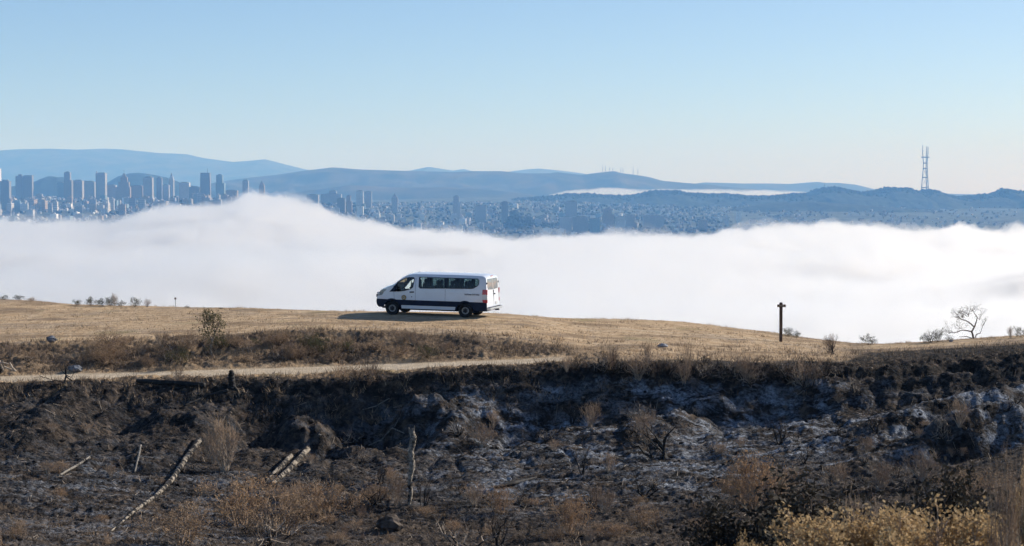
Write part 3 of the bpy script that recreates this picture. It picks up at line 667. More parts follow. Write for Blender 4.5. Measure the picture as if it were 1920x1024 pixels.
# --- the three-legged broadcast tower on the wooded peak, and the thin masts
def bar(bm, p, q, r, seg=6, r2=None):
    p, q = Vector(p), Vector(q); d = (q - p).normalized(); u = d.orthogonal().normalized(); v = d.cross(u); r2 = r if r2 is None else r2
    A = [bm.verts.new(p + (u * math.cos(k * math.tau / seg) + v * math.sin(k * math.tau / seg)) * r) for k in range(seg)]
    B = [bm.verts.new(q + (u * math.cos(k * math.tau / seg) + v * math.sin(k * math.tau / seg)) * r2) for k in range(seg)]
    for k in range(seg): bm.faces.new((A[k], A[(k + 1) % seg], B[(k + 1) % seg], B[k]))
    bm.faces.new(A[::-1]); bm.faces.new(B)
def broadcast_tower():
    D = 11960; b = at(1735, 363, D); S = D / FPX
    r = empty('broadcast_tower', b, 0.35, 'three-legged lattice broadcast tower with prongs on the wooded peak', 'tower')
    H = lambda y: (363 - y) * S
    prof = [(363, 8.0), (352, 7.4), (333, 5.8), (313, 4.2), (303, 4.2), (295, 5.2), (286, 5.8)]
    def leg_pt(k, y):
        w = float(np.interp(-y, [-p[0] for p in prof], [p[1] for p in prof])) * S
        a = k * math.tau / 3 + 0.2; return Vector((w * math.cos(a), w * math.sin(a), H(y)))
    for k in range(3):
        bm = bmesh.new()
        for (ya, _), (yb, _) in zip(prof[:-1], prof[1:]): bar(bm, leg_pt(k, ya), leg_pt(k, yb), 2.6)
        bm_obj('leg', bm, M_STEEL, r)
        bm = bmesh.new(); p = leg_pt(k, 286); bar(bm, p, p + Vector((0, 0, H(275 - 2 * (k == 1)) - H(286))), 2.6, r2=1.6); bm_obj('antenna_prong', bm, M_STEEL, r)
    for y, ext in ((352, 0), (333, 0), (316, 0), (306, 0), (295, 1)):
        bm = bmesh.new()
        for k in range(3):
            p, q = leg_pt(k, y), leg_pt((k + 1) % 3, y); e = (q - p) * 0.35 * ext
            bar(bm, p - e, q + e, 3.2)
        bm_obj('cross_brace', bm, M_STEEL, r)
    bm = bmesh.new()
    for (ya, yb) in ((352, 333), (333, 316)):
        for k in range(3): bar(bm, leg_pt(k, ya), leg_pt((k + 1) % 3, yb), 0.8)
    bm_obj('diagonal_stay', bm, M_STEEL, r)
broadcast_tower()
def mast(x, y0, y1, D, label, r0=2.2, group='masts on the bald mountain'):
    b = at(x, y1, D); bm = bmesh.new(); h = (y1 - y0) * D / FPX
    bar(bm, (0, 0, -12), (0, 0, h * .7), r0, r2=r0 * .7); bar(bm, (0, 0, h * .7 - 1), (0, 0, h), r0 * .6, r2=r0 * .3)
    for z in (.35, .6): bar(bm, (-r0 * 2, 0, h * z), (r0 * 2, 0, h * z), r0 * .5)
    o = bm_obj('radio_mast', bm, M_STEEL, None); o.location = b; tag(o, label, 'mast', group)
for i, (x, y0, y1) in enumerate([(1130, 309, 324), (1135, 310, 323), (1143, 312, 322), (1149, 314, 321), (1164, 314, 325), (1168, 313, 325), (1187, 311, 328), (1196, 316, 329)]):
    mast(x, y0, y1, 17480, ['tall thin mast, leftmost of those on the bald mountain', 'thin mast beside the leftmost one on the bald mountain', 'third mast from the left on the bald mountain', 'short mast on the very top of the bald mountain',
         'mast just right of the top of the bald mountain, left of a close pair', 'mast just right of the top of the bald mountain, right of a close pair', 'tall lone mast on the right shoulder of the bald mountain', 'short mast, rightmost of those on the bald mountain'][i])
mast(1546, 341, 357, 11950, 'lone thin mast on the wooded hill left of the broadcast tower', 1.6, 'masts on the wooded hills')
# ------------------------------------------------------------------ the white passenger van
M_PAINT = simple('van_white_paint', (0.70, 0.735, 0.785), 0.22, spec=0.5, vary=0.05, scale=1.2, coat=0.5)
M_CLAD = simple('van_dark_cladding', (0.006, 0.014, 0.036), 0.6, spec=0.2, vary=0.25, scale=3)  # navy tint puts the blue sky's reflection into the colour
M_SEAM = simple('van_seam', (0.10, 0.10, 0.11), 0.7)
M_TYRE = simple('van_tyre', (0.014, 0.014, 0.015), 0.85, vary=0.3, scale=12)
M_RIMD = simple('van_dark_rim', (0.02, 0.02, 0.022), 0.5)
M_RIML = simple('van_steel_rim', (0.30, 0.31, 0.32), 0.35, metal=0.6, vary=0.1)
M_RED = simple('van_red_lens', (0.45, 0.012, 0.015), 0.15, spec=0.6, coat=0.6)
M_CLEAR = simple('van_clear_lens', (0.62, 0.62, 0.62), 0.12, spec=0.6, coat=0.6)
M_HEAD = simple('van_headlight', (0.10, 0.12, 0.15), 0.1, spec=0.8, coat=0.8, vary=0.5, scale=9)
M_CHROME = simple('van_bumper_metal', (0.70, 0.70, 0.69), 0.25, metal=0.7)
M_SEAT = simple('van_seat_fabric', (0.035, 0.036, 0.042), 0.9, vary=0.2, scale=20)
M_DARKTXT = simple('van_lettering', (0.05, 0.05, 0.06), 0.6)
M_GOLD = simple('seal_gold', (0.38, 0.27, 0.10), 0.5, vary=0.2, scale=60)
M_SEALD = simple('seal_dark', (0.035, 0.03, 0.03), 0.5)
M_SEALC = simple('seal_pale', (0.55, 0.50, 0.38), 0.5, vary=0.3, scale=40)
def glass(name, tint, grey_mix=0.0, rough=0.02):
    m = bpy.data.materials.new(name); m.use_nodes = True; t = m.node_tree; t.nodes.clear(); N = t.nodes.new; L = t.links.new
    o = N('ShaderNodeOutputMaterial'); tr = N('ShaderNodeBsdfTransparent'); tr.inputs[0].default_value = (*tint, 1)
    gl = N('ShaderNodeBsdfGlossy'); gl.inputs['Roughness'].default_value = rough
    fr = N('ShaderNodeFresnel'); fr.inputs[0].default_value = 1.5
    mx = N('ShaderNodeMixShader'); L(fr.outputs[0], mx.inputs[0]); L(tr.outputs[0], mx.inputs[1]); L(gl.outputs[0], mx.inputs[2])
    out = mx
    if grey_mix:
        df = N('ShaderNodeBsdfDiffuse'); df.inputs[0].default_value = (0.17, 0.18, 0.185, 1)  # mixes an uneven grey diffuse layer over the glass
        nz = N('ShaderNodeTexNoise'); nz.inputs['Scale'].default_value = 3; mr = N('ShaderNodeMapRange'); mr.inputs[3].default_value = grey_mix * .7; mr.inputs[4].default_value = grey_mix * 1.3
        m2 = N('ShaderNodeMixShader'); L(nz.outputs['Fac'], mr.inputs[0]); L(mr.outputs[0], m2.inputs[0]); L(mx.outputs[0], m2.inputs[1]); L(df.outputs[0], m2.inputs[2]); out = m2
    L(out.outputs[0], o.inputs[0]); return m
M_GTINT = glass('van_tinted_glass', (0.25, 0.34, 0.35)); M_GCLEAR = glass('van_clear_glass', (0.84, 0.90, 0.88)); M_GREAR = glass('van_greyed_rear_glass', (0.30, 0.36, 0.36), 0.7)

OUT = [(2.62, 0.40), (2.72, 0.50), (2.75, 0.66), (2.72, 0.80), (2.68, 0.95), (2.62, 1.07), (2.52, 1.21), (2.40, 1.29), (2.20, 1.375), (2.00, 1.455), (1.80, 1.54), (1.68, 1.64), (1.555, 1.745), (1.44, 1.84), (1.33, 1.915), (1.18, 2.00), (1.03, 2.055), (0.90, 2.08), (0.75, 2.095), (0.3, 2.105), (-0.6, 2.11), (-1.6, 2.11), (-2.4, 2.10), (-2.66, 2.095), (-2.78, 2.07), (-2.86, 2.01), (-2.90, 1.90),
       (-2.935, 1.5), (-2.965, 1.1), (-2.98, 0.78), (-2.985, 0.42)]
NSTRIP = 26                                            # outline points 0..25 carry the front, bonnet, windscreen and roof
def wplan(x):
    x = np.asarray(x, float); f = np.clip((x - 1.6) / 1.15, 0, 1); r = np.clip((-2.6 - x) / 0.4, 0, 1)
    return 1.03 * (1 - 0.20 * f ** 2.2) * (1 - 0.035 * r ** 2)
def wprof(z):
    return np.interp(z, [0.3, 0.5, 0.8, 0.95, 1.2, 1.4, 1.7, 1.9, 1.98, 2.04, 2.08, 2.12], [0.965, 0.985, 1.0, 1.0, 0.992, 0.975, 0.94, 0.905, 0.885, 0.86, 0.825, 0.775])
def yside(x, z): return wplan(x) * wprof(z)
def inside(poly, x, z):
    c = False; n = len(poly); j = n - 1
    for i in range(n):
        (xi, zi), (xj, zj) = poly[i], poly[j]
        if (zi > z) != (zj > z) and x < (xj - xi) * (z - zi) / (zj - zi) + xi: c = not c
        j = i
    return c
WIN_DOOR = [(1.60, 1.215), (1.60, 1.665), (1.44, 1.757), (1.215, 1.885), (1.026, 1.925), (0.785, 1.928), (0.757, 1.90), (0.754, 1.79), (0.80, 1.45), (0.91, 1.36), (1.25, 1.25)]
TRI = [(2.02, 1.175), (1.85, 1.36), (1.74, 1.50), (1.60, 1.665), (1.60, 1.215)]
WIN_A = [(0.46, 1.955), (-0.85, 1.955), (-0.85, 1.44), (0.42, 1.405), (0.487, 1.467), (0.487, 1.92)]
WIN_B = [(-0.885, 1.955), (-2.47, 1.955), (-2.55, 1.885), (-2.545, 1.69), (-2.46, 1.59), (-2.28, 1.485), (-2.14, 1.467), (-0.885, 1.441)]
HEADL = [(2.70, 0.95), (2.64, 1.08), (2.53, 1.225), (2.36, 1.295), (2.16, 1.29), (2.30, 1.18), (2.42, 1.0)]
TAIL = [(-2.76, 1.43), (-2.96, 1.44), (-2.99, 0.76), (-2.78, 0.80), (-2.74, 1.10)]
AX = 1.875; WZ = 0.345
def circ(cx, r, n=28): return [(cx + r * math.cos(a), WZ + r * math.sin(a)) for a in np.linspace(0, math.pi, n)]
def van_sides():
    outline = OUT + [(-2.985, 0.36), (-2.3, 0.36), (1.35, 0.36), (2.4, 0.38)]
    pts, edges = [], []
    def loop(poly, closed=True):
        b = len(pts); pts.extend([Vector(p) for p in poly]); n = len(poly)
        for i in range(n - (0 if closed else 1)): edges.append((b + i, b + (i + 1) % n))
    loop(outline)
    for w in (WIN_DOOR, TRI, WIN_A, WIN_B, HEADL, TAIL): loop(w)
    for s in (-AX, AX):
        loop([(s + 0.43, 0.30)] + circ(s, 0.43) + [(s - 0.43, 0.30)], False); loop([(s + 0.505, 0.30)] + circ(s, 0.505) + [(s - 0.505, 0.30)], False)
    for a, b in (((2.8, 0.795), (-3.0, 0.795)), ((1.385, 0.525), (-1.41, 0.525)), ((1.385, 0.3), (1.385, 0.525)), ((-1.41, 0.3), (-1.41, 0.525)), ((-2.9, 1.18), (-2.72, 1.18)), ((-3.0, 0.93), (-2.72, 0.93))): loop([a, b], False)
    for z in (0.45, 0.6, 0.7, 0.95, 1.08, 1.2, 1.3, 1.4, 1.55, 1.7, 1.82, 1.9, 1.95, 1.99, 2.03, 2.06, 2.085):
        for x in np.arange(-2.93, 2.75, 0.16):
            if inside(outline, x, z): pts.append(Vector((x, z)))
    V, E, F, *_ = delaunay_2d_cdt(pts, edges, [], 0, 1e-5)
    groups = {}
    for f in F:
        cx = sum(V[i].x for i in f) / 3; cz = sum(V[i].y for i in f) / 3
        if not inside(outline, cx, cz): continue
        d = min(math.hypot(cx - s, cz - WZ) for s in (-AX, AX)); nearx = min(abs(cx - s) for s in (-AX, AX))
        if d < 0.43 or (cz < WZ and nearx < 0.43): continue
        if inside(WIN_DOOR, cx, cz): k = 'door_window'
        elif inside(TRI, cx, cz): k = 'trim'
        elif inside(WIN_A, cx, cz): k = 'win_a'
        elif inside(WIN_B, cx, cz): k = 'win_b'
        elif inside(HEADL, cx, cz): k = 'headlight'
        elif inside(TAIL, cx, cz): k = 'tail_clear' if 0.93 < cz < 1.18 else 'tail_red'
        elif d < 0.505 or (cz < WZ and nearx < 0.505): k = 'cladding'
        elif cz < 0.795: k = 'sill' if (cz < 0.525 and -1.41 < cx < 1.385) else 'cladding'
        else: k = 'body'
        groups.setdefault(k, []).append(f)
    co = np.array([(v.x, v.y) for v in V])
    return co, groups
def build_van(loc, rz, tilt):
    root = empty('passenger_van', loc, 0, 'white passenger van with dark lower trim parked on the grassy ridge', 'van')
    root.rotation_euler = (tilt[0], tilt[1], rz); root.scale = (1, 1, 0.965)
    co2, G = van_sides(); y = yside(co2[:, 0], co2[:, 1])
    def side_part(name, key, sgn, mat, parent, off=0.0):
        f = np.array(G[key]); u, inv = np.unique(f, return_inverse=True); f = inv.reshape(f.shape)
        c = np.stack([co2[u, 0], sgn * (y[u] + off), co2[u, 1]], 1)
        n = np.cross(c[f[:, 1]] - c[f[:, 0]], c[f[:, 2]] - c[f[:, 0]])
        flip = n[:, 1] * sgn < 0; f[flip] = f[flip][:, ::-1]
        return np_obj(name, c, f, mat, parent, smooth=True)
    # body shell: both flanks plus the strip over bonnet and roof
    ns = 17; S = np.sin(np.linspace(-1, 1, ns) * math.pi / 2)
    def strip(i0, i1):
        rows = []
        for i in range(i0, i1 + 1):
            x, z = OUT[i]; w = float(yside(x, z))
            bul = np.interp(i, [0, 3, 6, 9, 11, 15, 18, 22, 25], [0.20, 0.20, 0.16, 0.12, 0.14, 0.08, 0.03, 0, -0.02]); crn = np.interp(i, [0, 5, 8, 11, 16, 18, 22, 25], [0, 0.02, 0.05, 0.05, 0.05, 0.055, 0.055, 0.05])
            rows.append(np.stack([x + bul * (1 - S ** 2), S * w, z + crn * (1 - S ** 2)], 1))
        return np.concatenate(rows), grid_faces(i1 - i0 + 1, ns)
    body = None
    c0, f0 = strip(3, 10); c1, f1 = strip(16, NSTRIP - 1)
    fb = np.concatenate([f0, f1 + len(c0)]); cb = np.concatenate([c0, c1])
    body = np_obj('body_shell', cb, fb, M_PAINT, root, smooth=True)
    flanks = [side_part('side_panel', 'body', s, M_PAINT, root) for s in (1, -1)]
    c, f = strip(10, 16); np_obj('windscreen', c, f, M_GCLEAR, root, smooth=True)
    c, f = strip(0, 3); np_obj('front_bumper', c, f, M_CLAD, root, smooth=True)
    g = boxes('grille', M_CLAD, root, (2.80, 2.875, -0.52, 0.52, 0.86, 1.0), (2.74, 2.84, -0.5, 0.5, 1.03, 1.10)); boxes('grille_bar', M_CHROME, g, (2.86, 2.885, -0.5, 0.5, 0.915, 0.94))
    for s in (1, -1):
        side_part('cladding', 'cladding', s, M_CLAD, root, 0.008); side_part('sill_panel', 'sill', s, M_PAINT, root, 0.004)
        w = side_part('side_window', 'win_a', s, M_GTINT, root, 0.004); side_part('side_window', 'win_b', s, M_GTINT, root, 0.004)
        # dark gasket round the side glass
        bm = bmesh.new()
        for poly in (WIN_A, WIN_B, WIN_DOOR + TRI[:0]):
            n = len(poly)
            for i in range(n):
                (xa, za), (xb, zb) = poly[i], poly[(i + 1) % n]; k = max(1, int(abs(xb - xa) / 0.3))
                for j in range(k):
                    pa = (xa + (xb - xa) * j / k, za + (zb - za) * j / k); pb = (xa + (xb - xa) * (j + 1) / k, za + (zb - za) * (j + 1) / k)
                    bar(bm, (pa[0], s * (float(yside(*pa)) + 0.004), pa[1]), (pb[0], s * (float(yside(*pb)) + 0.004), pb[1]), 0.021, 4)
        bm_obj('window_seal', bm, M_CLAD, root)
        dw = side_part('door_window', 'door_window', s, M_GCLEAR, root, 0.003)
        bm = bmesh.new(); bar(bm, (1.215, s * (float(yside(1.215, 1.25)) + .004), 1.25), (1.215, s * (float(yside(1.215, 1.885)) + .004), 1.885), 0.018, 4); bm_obj('divider', bm, M_CLAD, dw)
        side_part('window_trim' if s > 0 else 'added_light_pane', 'trim', s, M_CLAD if s > 0 else M_GCLEAR, root, 0.006)  # far side trim made clear glass, added to let light through the cabin
        h = side_part('headlight', 'headlight', s, M_HEAD, root, 0.012)
        bm = bmesh.new(); bmesh.ops.create_icosphere(bm, subdivisions=2, radius=0.075, matrix=Matrix.Translation((2.60, s * (float(yside(2.6, 1.05)) - 0.03), 1.05))); bm_obj('lamp', bm, M_CLEAR, h, True)
        tl = side_part('tail_light', 'tail_red', s, M_RED, root, 0.02); side_part('clear_lens', 'tail_clear', s, M_CLEAR, tl, 0.02)
        ye = float(yside(-2.95, 1.1))
        boxes('rear_lens', M_RED, tl, (-2.995, -2.94, min(s * ye * .93, s * ye * 1.005), max(s * ye * .93, s * ye * 1.005), 0.78, 0.93), (-2.985, -2.925, min(s * ye * .93, s * ye * 1.0), max(s * ye * .93, s * ye * 1.0), 1.18, 1.43))
        boxes('rear_clear_lens', M_CLEAR, tl, (-2.99, -2.93, min(s * ye * .93, s * ye * 1.003), max(s * ye * .93, s * ye * 1.003), 0.932, 1.178))
        # shut lines, creases and handle
        def seam(name, p, q, r=0.007, mat=M_SEAM):
            bm = bmesh.new(); n = 8
            for j in range(n):
                a = [p[k] + (q[k] - p[k]) * j / n for k in (0, 1)]; b2 = [p[k] + (q[k] - p[k]) * (j + 1) / n for k in (0, 1)]
                bar(bm, (a[0], s * (float(yside(*a)) + .001), a[1]), (b2[0], s * (float(yside(*b2)) + .001), b2[1]), r, 4)
            return bm_obj(name, bm, mat, root)
        seam('door_seam', (1.78, 1.24), (1.74, 0.80)); seam('door_seam', (0.66, 2.06), (0.655, 0.53)); seam('panel_seam', (-0.87, 1.40), (-0.87, 0.53))
        seam('body_crease', (0.64, 1.17), (-2.70, 1.20), 0.009, M_PAINT); seam('body_crease', (1.5, 0.875), (-1.2, 0.885), 0.009, M_PAINT)
        hy = float(yside(0.84, 1.2)); bm = bmesh.new(); bar(bm, (0.95, s * (hy + .02), 1.195), (0.73, s * (hy + .02), 1.205), 0.03, 8); bm_obj('door_handle', bm, M_CLAD, root, True)
        # mirror on its arm
        my = float(yside(1.62, 1.3)); bm = bmesh.new()
        box_bm(bm, 1.56, 1.70, min(s * (my + .08), s * (my + .34)), max(s * (my + .08), s * (my + .34)), 1.22, 1.52, 0.75, 0.85); bmesh.ops.bevel(bm, geom=bm.edges[:], offset=0.03, segments=2, affect='EDGES')
        mo = bm_obj('wing_mirror', bm, M_CLAD, root, True)
        bm = bmesh.new(); bar(bm, (1.66, s * (my - .05), 1.26), (1.64, s * (my + .12), 1.30), 0.04, 6); bm_obj('mirror_arm', bm, M_CLAD, mo)
        # wheels
        for ax in (AX, -AX):
            wr = bpy.data.objects.new('wheel', None); link(wr, root); wr.location = (ax, s * 0.885, WZ); wr.rotation_euler = (0, 0, 0 if s > 0 else math.pi)
            def lathe(name, prof, mat, n=36, parent=wr):
                a = np.linspace(0, 2 * np.pi, n, endpoint=False); P = np.array(prof)
                c = np.stack([P[:, None, 1] * np.cos(a)[None], 0 * a[None] + P[:, None, 0], P[:, None, 1] * np.sin(a)[None]], -1).reshape(-1, 3)
                i = np.arange(len(prof) - 1)[:, None] * n + np.arange(n)[None]; j = np.arange(len(prof) - 1)[:, None] * n + (np.arange(n)[None] + 1) % n
                f = np.stack([i, i + n, j + n, j], -1).reshape(-1, 4); return np_obj(name, c, f, mat, parent, smooth=True)
            lathe('tyre', [(-.12, .20), (-.125, .26), (-.11, .325), (-.08, .343), (0, .348), (.08, .343), (.11, .325), (.125, .26), (.115, .215), (.095, .205)], M_TYRE)
            rim = lathe('rim', [(.095, .208), (.085, .195), (.045, .185), (.05, .12), (.06, .0)], M_RIMD)
            lathe('rim_ring', [(.056, .182), (.07, .172), (.072, .135), (.06, .125)], M_RIML, parent=rim)
            lathe('hub_cap', [(.062, .085), (.10, .075), (.115, .045), (.117, .0)], M_RIMD, parent=rim)
            bm = bmesh.new()
            for k in range(6): q = k * math.tau / 6; bar(bm, (.105 * math.cos(q), .06, .105 * math.sin(q)), (.105 * math.cos(q), .085, .105 * math.sin(q)), .014, 6)
            bm_obj('wheel_bolts', bm, M_RIML, rim)
    # rear face with two glazed doors
    rw = lambda z: float(yside(np.interp(z, [0.42, 0.78, 1.1, 1.5, 1.9, 2.01], [-2.985, -2.98, -2.965, -2.935, -2.9, -2.86]), z))
    rx = lambda z: float(np.interp(z, [0.36, 0.42, 0.78, 1.1, 1.5, 1.9, 2.01], [-2.985, -2.985, -2.98, -2.965, -2.935, -2.90, -2.86]))
    zs = np.linspace(0.40, 2.01, 24); ylist = np.linspace(-1, 1, 49)
    WR = {1: [(0.018, 1.95), (0.70, 1.955), (0.79, 1.90), (0.83, 1.55), (0.76, 1.42), (0.05, 1.40), (0.018, 1.42)]}; WR[-1] = [(-a, b) for a, b in WR[1]]
    pts, edges = [], []
    ol = [(-rw(z), z) for z in zs] + [(t * rw(2.01), 2.01 + 0.05 * (1 - t * t)) for t in np.linspace(-.85, .85, 12)] + [(rw(z), z) for z in zs[::-1]]
    for poly in (ol, WR[1], WR[-1]):
        b = len(pts); pts += [Vector(p) for p in poly]; edges += [(b + i, b + (i + 1) % len(poly)) for i in range(len(poly))]
    for z in zs[1:-1:2]:
        for t in np.linspace(-.95, .95, 14): pts.append(Vector((t * rw(z), z)))
    V, E, F, *_ = delaunay_2d_cdt(pts, edges, [], 0, 1e-5)
    gr = {'r': [], 1: [], -1: []}
    for f in F:
        cyy = sum(V[i].x for i in f) / 3; cz = sum(V[i].y for i in f) / 3
        if not inside(ol, cyy, cz): continue
        gr[1 if inside(WR[1], cyy, cz) else -1 if inside(WR[-1], cyy, cz) else 'r'].append(f)
    VV = np.array([(v.x, v.y) for v in V])
    def rear(name, key, mat, off):
        f = np.array(gr[key]); u, inv = np.unique(f, return_inverse=True); f = inv.reshape(f.shape)
        q = VV[u]; x = np.array([rx(z) for z in q[:, 1]]) - off - 0.03 * (1 - (q[:, 0]) ** 2)
        return np_obj(name, np.stack([x, q[:, 0], q[:, 1]], 1), f, mat, root, smooth=True)
    rear('rear_door_panel', 'r', M_PAINT, 0.0)
    for s in (1, -1): rear('rear_window', s, M_GREAR, 0.004)
    boxes('rear_door_seam', M_SEAM, root, (-3.0135, -2.98, -.004, .004, .62, 1.38)); boxes('rear_handle', M_CLAD, root, (-3.04, -2.99, -.16, -.06, 1.15, 1.20))
    bb = boxes('rear_bumper', M_CHROME, root, (-3.13, -2.97, -.98, .98, .40, .53), (-3.15, -3.12, -.90, .90, .42, .50))
    boxes('bumper_step', M_CLAD, bb, (-3.125, -2.98, -.93, .93, .531, .548))
    boxes('licence_plate', M_CLEAR, root, (-3.025, -2.995, -.55, -.25, .64, .78)); boxes('tow_hitch', M_CLAD, root, (-3.28, -3.10, -.06, .06, .36, .44))
    boxes('brake_light', M_RED, root, (-2.90, -2.85, -.14, .14, 2.045, 2.085)); boxes('door_hinge', M_CLAD, root, (-2.965, -2.90, 0.90, 0.925, 1.70, 1.78), (-2.965, -2.90, -0.925, -0.90, 1.70, 1.78))
    boxes('underbody', M_CLAD, root, (-2.9, 2.45, -.80, .80, .33, .42), (-2.4, 1.2, -.35, .35, .24, .34)); boxes('wheel_housing', M_CLAD, root, (1.40, 2.35, -.70, .70, .36, .80), (-2.35, -1.40, -.70, .70, .36, .80))
    for ax in (AX, -AX):
        bm = bmesh.new(); bar(bm, (ax, -.85, WZ), (ax, .85, WZ), .06, 8); bm_obj('axle', bm, M_CLAD, root)
    bm = bmesh.new(); bar(bm, (0.86, 0, 2.13), (0.80, 0, 2.21), .018, 6, .01); box_bm(bm, .74, .9, -.03, .03, 2.12, 2.155, .5, .6); bm_obj('roof_antenna', bm, M_CLAD, root)
    # cabin: floor, dashboard, seats
    boxes('cabin_floor', M_SEAT, root, (-2.85, 2.0, -.92, .92, .60, .66)); boxes('dashboard', M_SEAT, root, (1.68, 2.05, -.85, .85, .70, 1.22))
    bm = bmesh.new(); 
    for k in range(20):
        a, b2 = k * math.tau / 20, (k + 1) * math.tau / 20; R3 = lambda q: (1.42 + .10 * math.sin(q) , .45 + .19 * math.cos(q), 1.22 + .17 * math.sin(q)); bar(bm, R3(a), R3(b2), .018, 5)
    bm_obj('steering_wheel', bm, M_CLAD, root)
    def seat(x, y0, y1):
        bm = bmesh.new(); box_bm(bm, x - .02, x + .48, y0, y1, .95, 1.08); box_bm(bm, x - .16, x, y0 + .02, y1 - .02, 1.0, 1.58, .7, .9); box_bm(bm, x - .16, x - .06, (y0 + y1) / 2 - .14, (y0 + y1) / 2 + .14, 1.60, 1.80, .9, .85)
        box_bm(bm, x + .05, x + .40, y0 + .08, y1 - .08, .66, .95); bm_obj('seat', bm, M_SEAT, root)
    seat(.75, .18, .72); seat(.75, -.72, -.18)
    for x in (-.25, -.98, -1.72, -2.50):
        for y0 in (.42, -.10, -.62): 
            if not (x > -.3 and y0 < -.5): seat(x, y0 - .02, y0 + .40)
    boxes('window_pillar', M_SEAT, root, (.48, .68, .80, .86, 1.38, 2.0), (.48, .68, -.86, -.80, 1.38, 2.0), (-.98, -.76, .80, .86, 1.38, 2.0), (-.98, -.76, -.86, -.80, 1.38, 2.0), (-1.75, -1.60, .80, .86, 1.38, 2.0), (-1.75, -1.60, -.86, -.80, 1.38, 2.0))
    boxes('headliner', M_SEAT, root, (-2.75, .9, -.78, .78, 2.02, 2.05))
    # seal on the door and lettering on the rear flank, both sides
    for s in (1, -1):
        yy = float(yside(1.245, .913)) + .006
        def disc(name, r, off, mat, parent, r_in=0.0, n=28):
            a = np.linspace(0, 2 * np.pi, n, endpoint=False); c = [(1.245 + r * math.cos(q), s * (yy + off), .913 + r * math.sin(q)) for q in a] + [(1.245 + r_in * math.cos(q), s * (yy + off), .913 + r_in * math.sin(q)) for q in a]
            f = [(i, (i + 1) % n, n + (i + 1) % n, n + i) for i in range(n)]; return np_obj(name, c, f, mat, parent)
        e = disc('door_seal', .128, 0, M_SEALD, root, .0); disc('seal_ring', .112, .003, M_GOLD, e, .072); disc('seal_centre', .060, .004, M_SEALC, e)
        boxes('seal_figure', M_SEALD, e, (1.215, 1.275, min(s * (yy + .005), s * (yy + .008)), max(s * (yy + .005), s * (yy + .008)), .895, .93))
        y2 = float(yside(.845, .96)) + .004; boxes('door_badge', M_DARKTXT, root, (.82, .87, min(s * (y2 - .01), s * y2), max(s * (y2 - .01), s * y2), .94, .985))
        cu = bpy.data.curves.new('lettering', 'FONT'); cu.body = 'CALIFORNIA STATE PARKS'; cu.size = 0.105; cu.extrude = 0.001; cu.align_x = 'CENTER'; cu.align_y = 'CENTER'; cu.offset = 0.003
        tmp = bpy.data.objects.new('lettering_curve', cu); COL.objects.link(tmp); bpy.context.view_layer.update()
        tm = bpy.data.meshes.new_from_object(tmp.evaluated_get(bpy.context.evaluated_depsgraph_get())); bpy.data.objects.remove(tmp); tm.materials.clear(); tm.materials.append(M_DARKTXT)
        t = link(bpy.data.objects.new('lettering', tm), root)
        yt = float(yside(-2.225, 1.13)); t.location = (-2.225, s * (yt + .008), 1.165); t.scale = (0.60, 1.0, 1.0)
        t.rotation_euler = (math.pi / 2 + 0.04 * 1, 0, math.pi) if s > 0 else (math.pi / 2 + 0.04, 0, 0)
    return root
THETA = math.radians(17)
def stand_van():
    # wheels on the ground: plane through the four contact points
    fx, fy = -math.cos(THETA), math.sin(THETA); lx, ly = -fy, fx
    cx, cyy = VAN_X, VAN_Y
    P = {(i, j): (cx + fx * i * AX + lx * j * .885, cyy + fy * i * AX + ly * j * .885) for i in (1, -1) for j in (1, -1)}
    Z = {k: hz(*p) for k, p in P.items()}
    front = (Z[1, 1] + Z[1, -1]) / 2; back = (Z[-1, 1] + Z[-1, -1]) / 2; left = (Z[1, 1] + Z[-1, 1]) / 2; right = (Z[1, -1] + Z[-1, -1]) / 2
    return build_van((cx, cyy, (front + back) / 2 - 0.012), math.pi - THETA, (math.atan2(left - right, 1.77), -math.atan2(front - back, 2 * AX)))
VAN = stand_van()
# ------------------------------------------------------------------ plants: generators and shared meshes
def tubes(P0, P1, R0, R1, sides=3):
    P0, P1 = np.asarray(P0, float), np.asarray(P1, float); R0, R1 = np.asarray(R0, float), np.asarray(R1, float)
    d = P1 - P0; d /= np.maximum(np.linalg.norm(d, axis=1, keepdims=True), 1e-9)
    ref = np.where(np.abs(d[:, 2:3]) > 0.9, np.array([[1.0, 0, 0]]), np.array([[0, 0, 1.0]]))
    u = np.cross(d, ref); u /= np.linalg.norm(u, axis=1, keepdims=True); v = np.cross(d, u)
    a = np.arange(sides) * 2 * np.pi / sides
    ring = np.cos(a)[None, :, None] * u[:, None] + np.sin(a)[None, :, None] * v[:, None]
    V = np.concatenate([P0[:, None] + ring * R0[:, None, None], P1[:, None] + ring * R1[:, None, None]], 1)
    k = np.arange(sides); f = np.stack([k, (k + 1) % sides, sides + (k + 1) % sides, sides + k], 1)
    return V.reshape(-1, 3), (f[None] + np.arange(len(P0))[:, None, None] * 2 * sides).reshape(-1, 4)
def leaf_quads(P, size, g, flat=0.0, aspect=0.55):
    n = len(P); d = g.normal(size=(n, 3)); d[:, 2] *= (1 - flat); d /= np.linalg.norm(d, axis=1, keepdims=True)
    e = np.cross(d, g.normal(size=(n, 3))); e /= np.linalg.norm(e, axis=1, keepdims=True)
    s = (size * g.uniform(.6, 1.3, n))[:, None]
    V = np.stack([P, P + d * s * .5 + e * s * aspect * .5, P + d * s, P + d * s * .5 - e * s * aspect * .5], 1)
    return V.reshape(-1, 3), np.arange(n * 4).reshape(-1, 4)
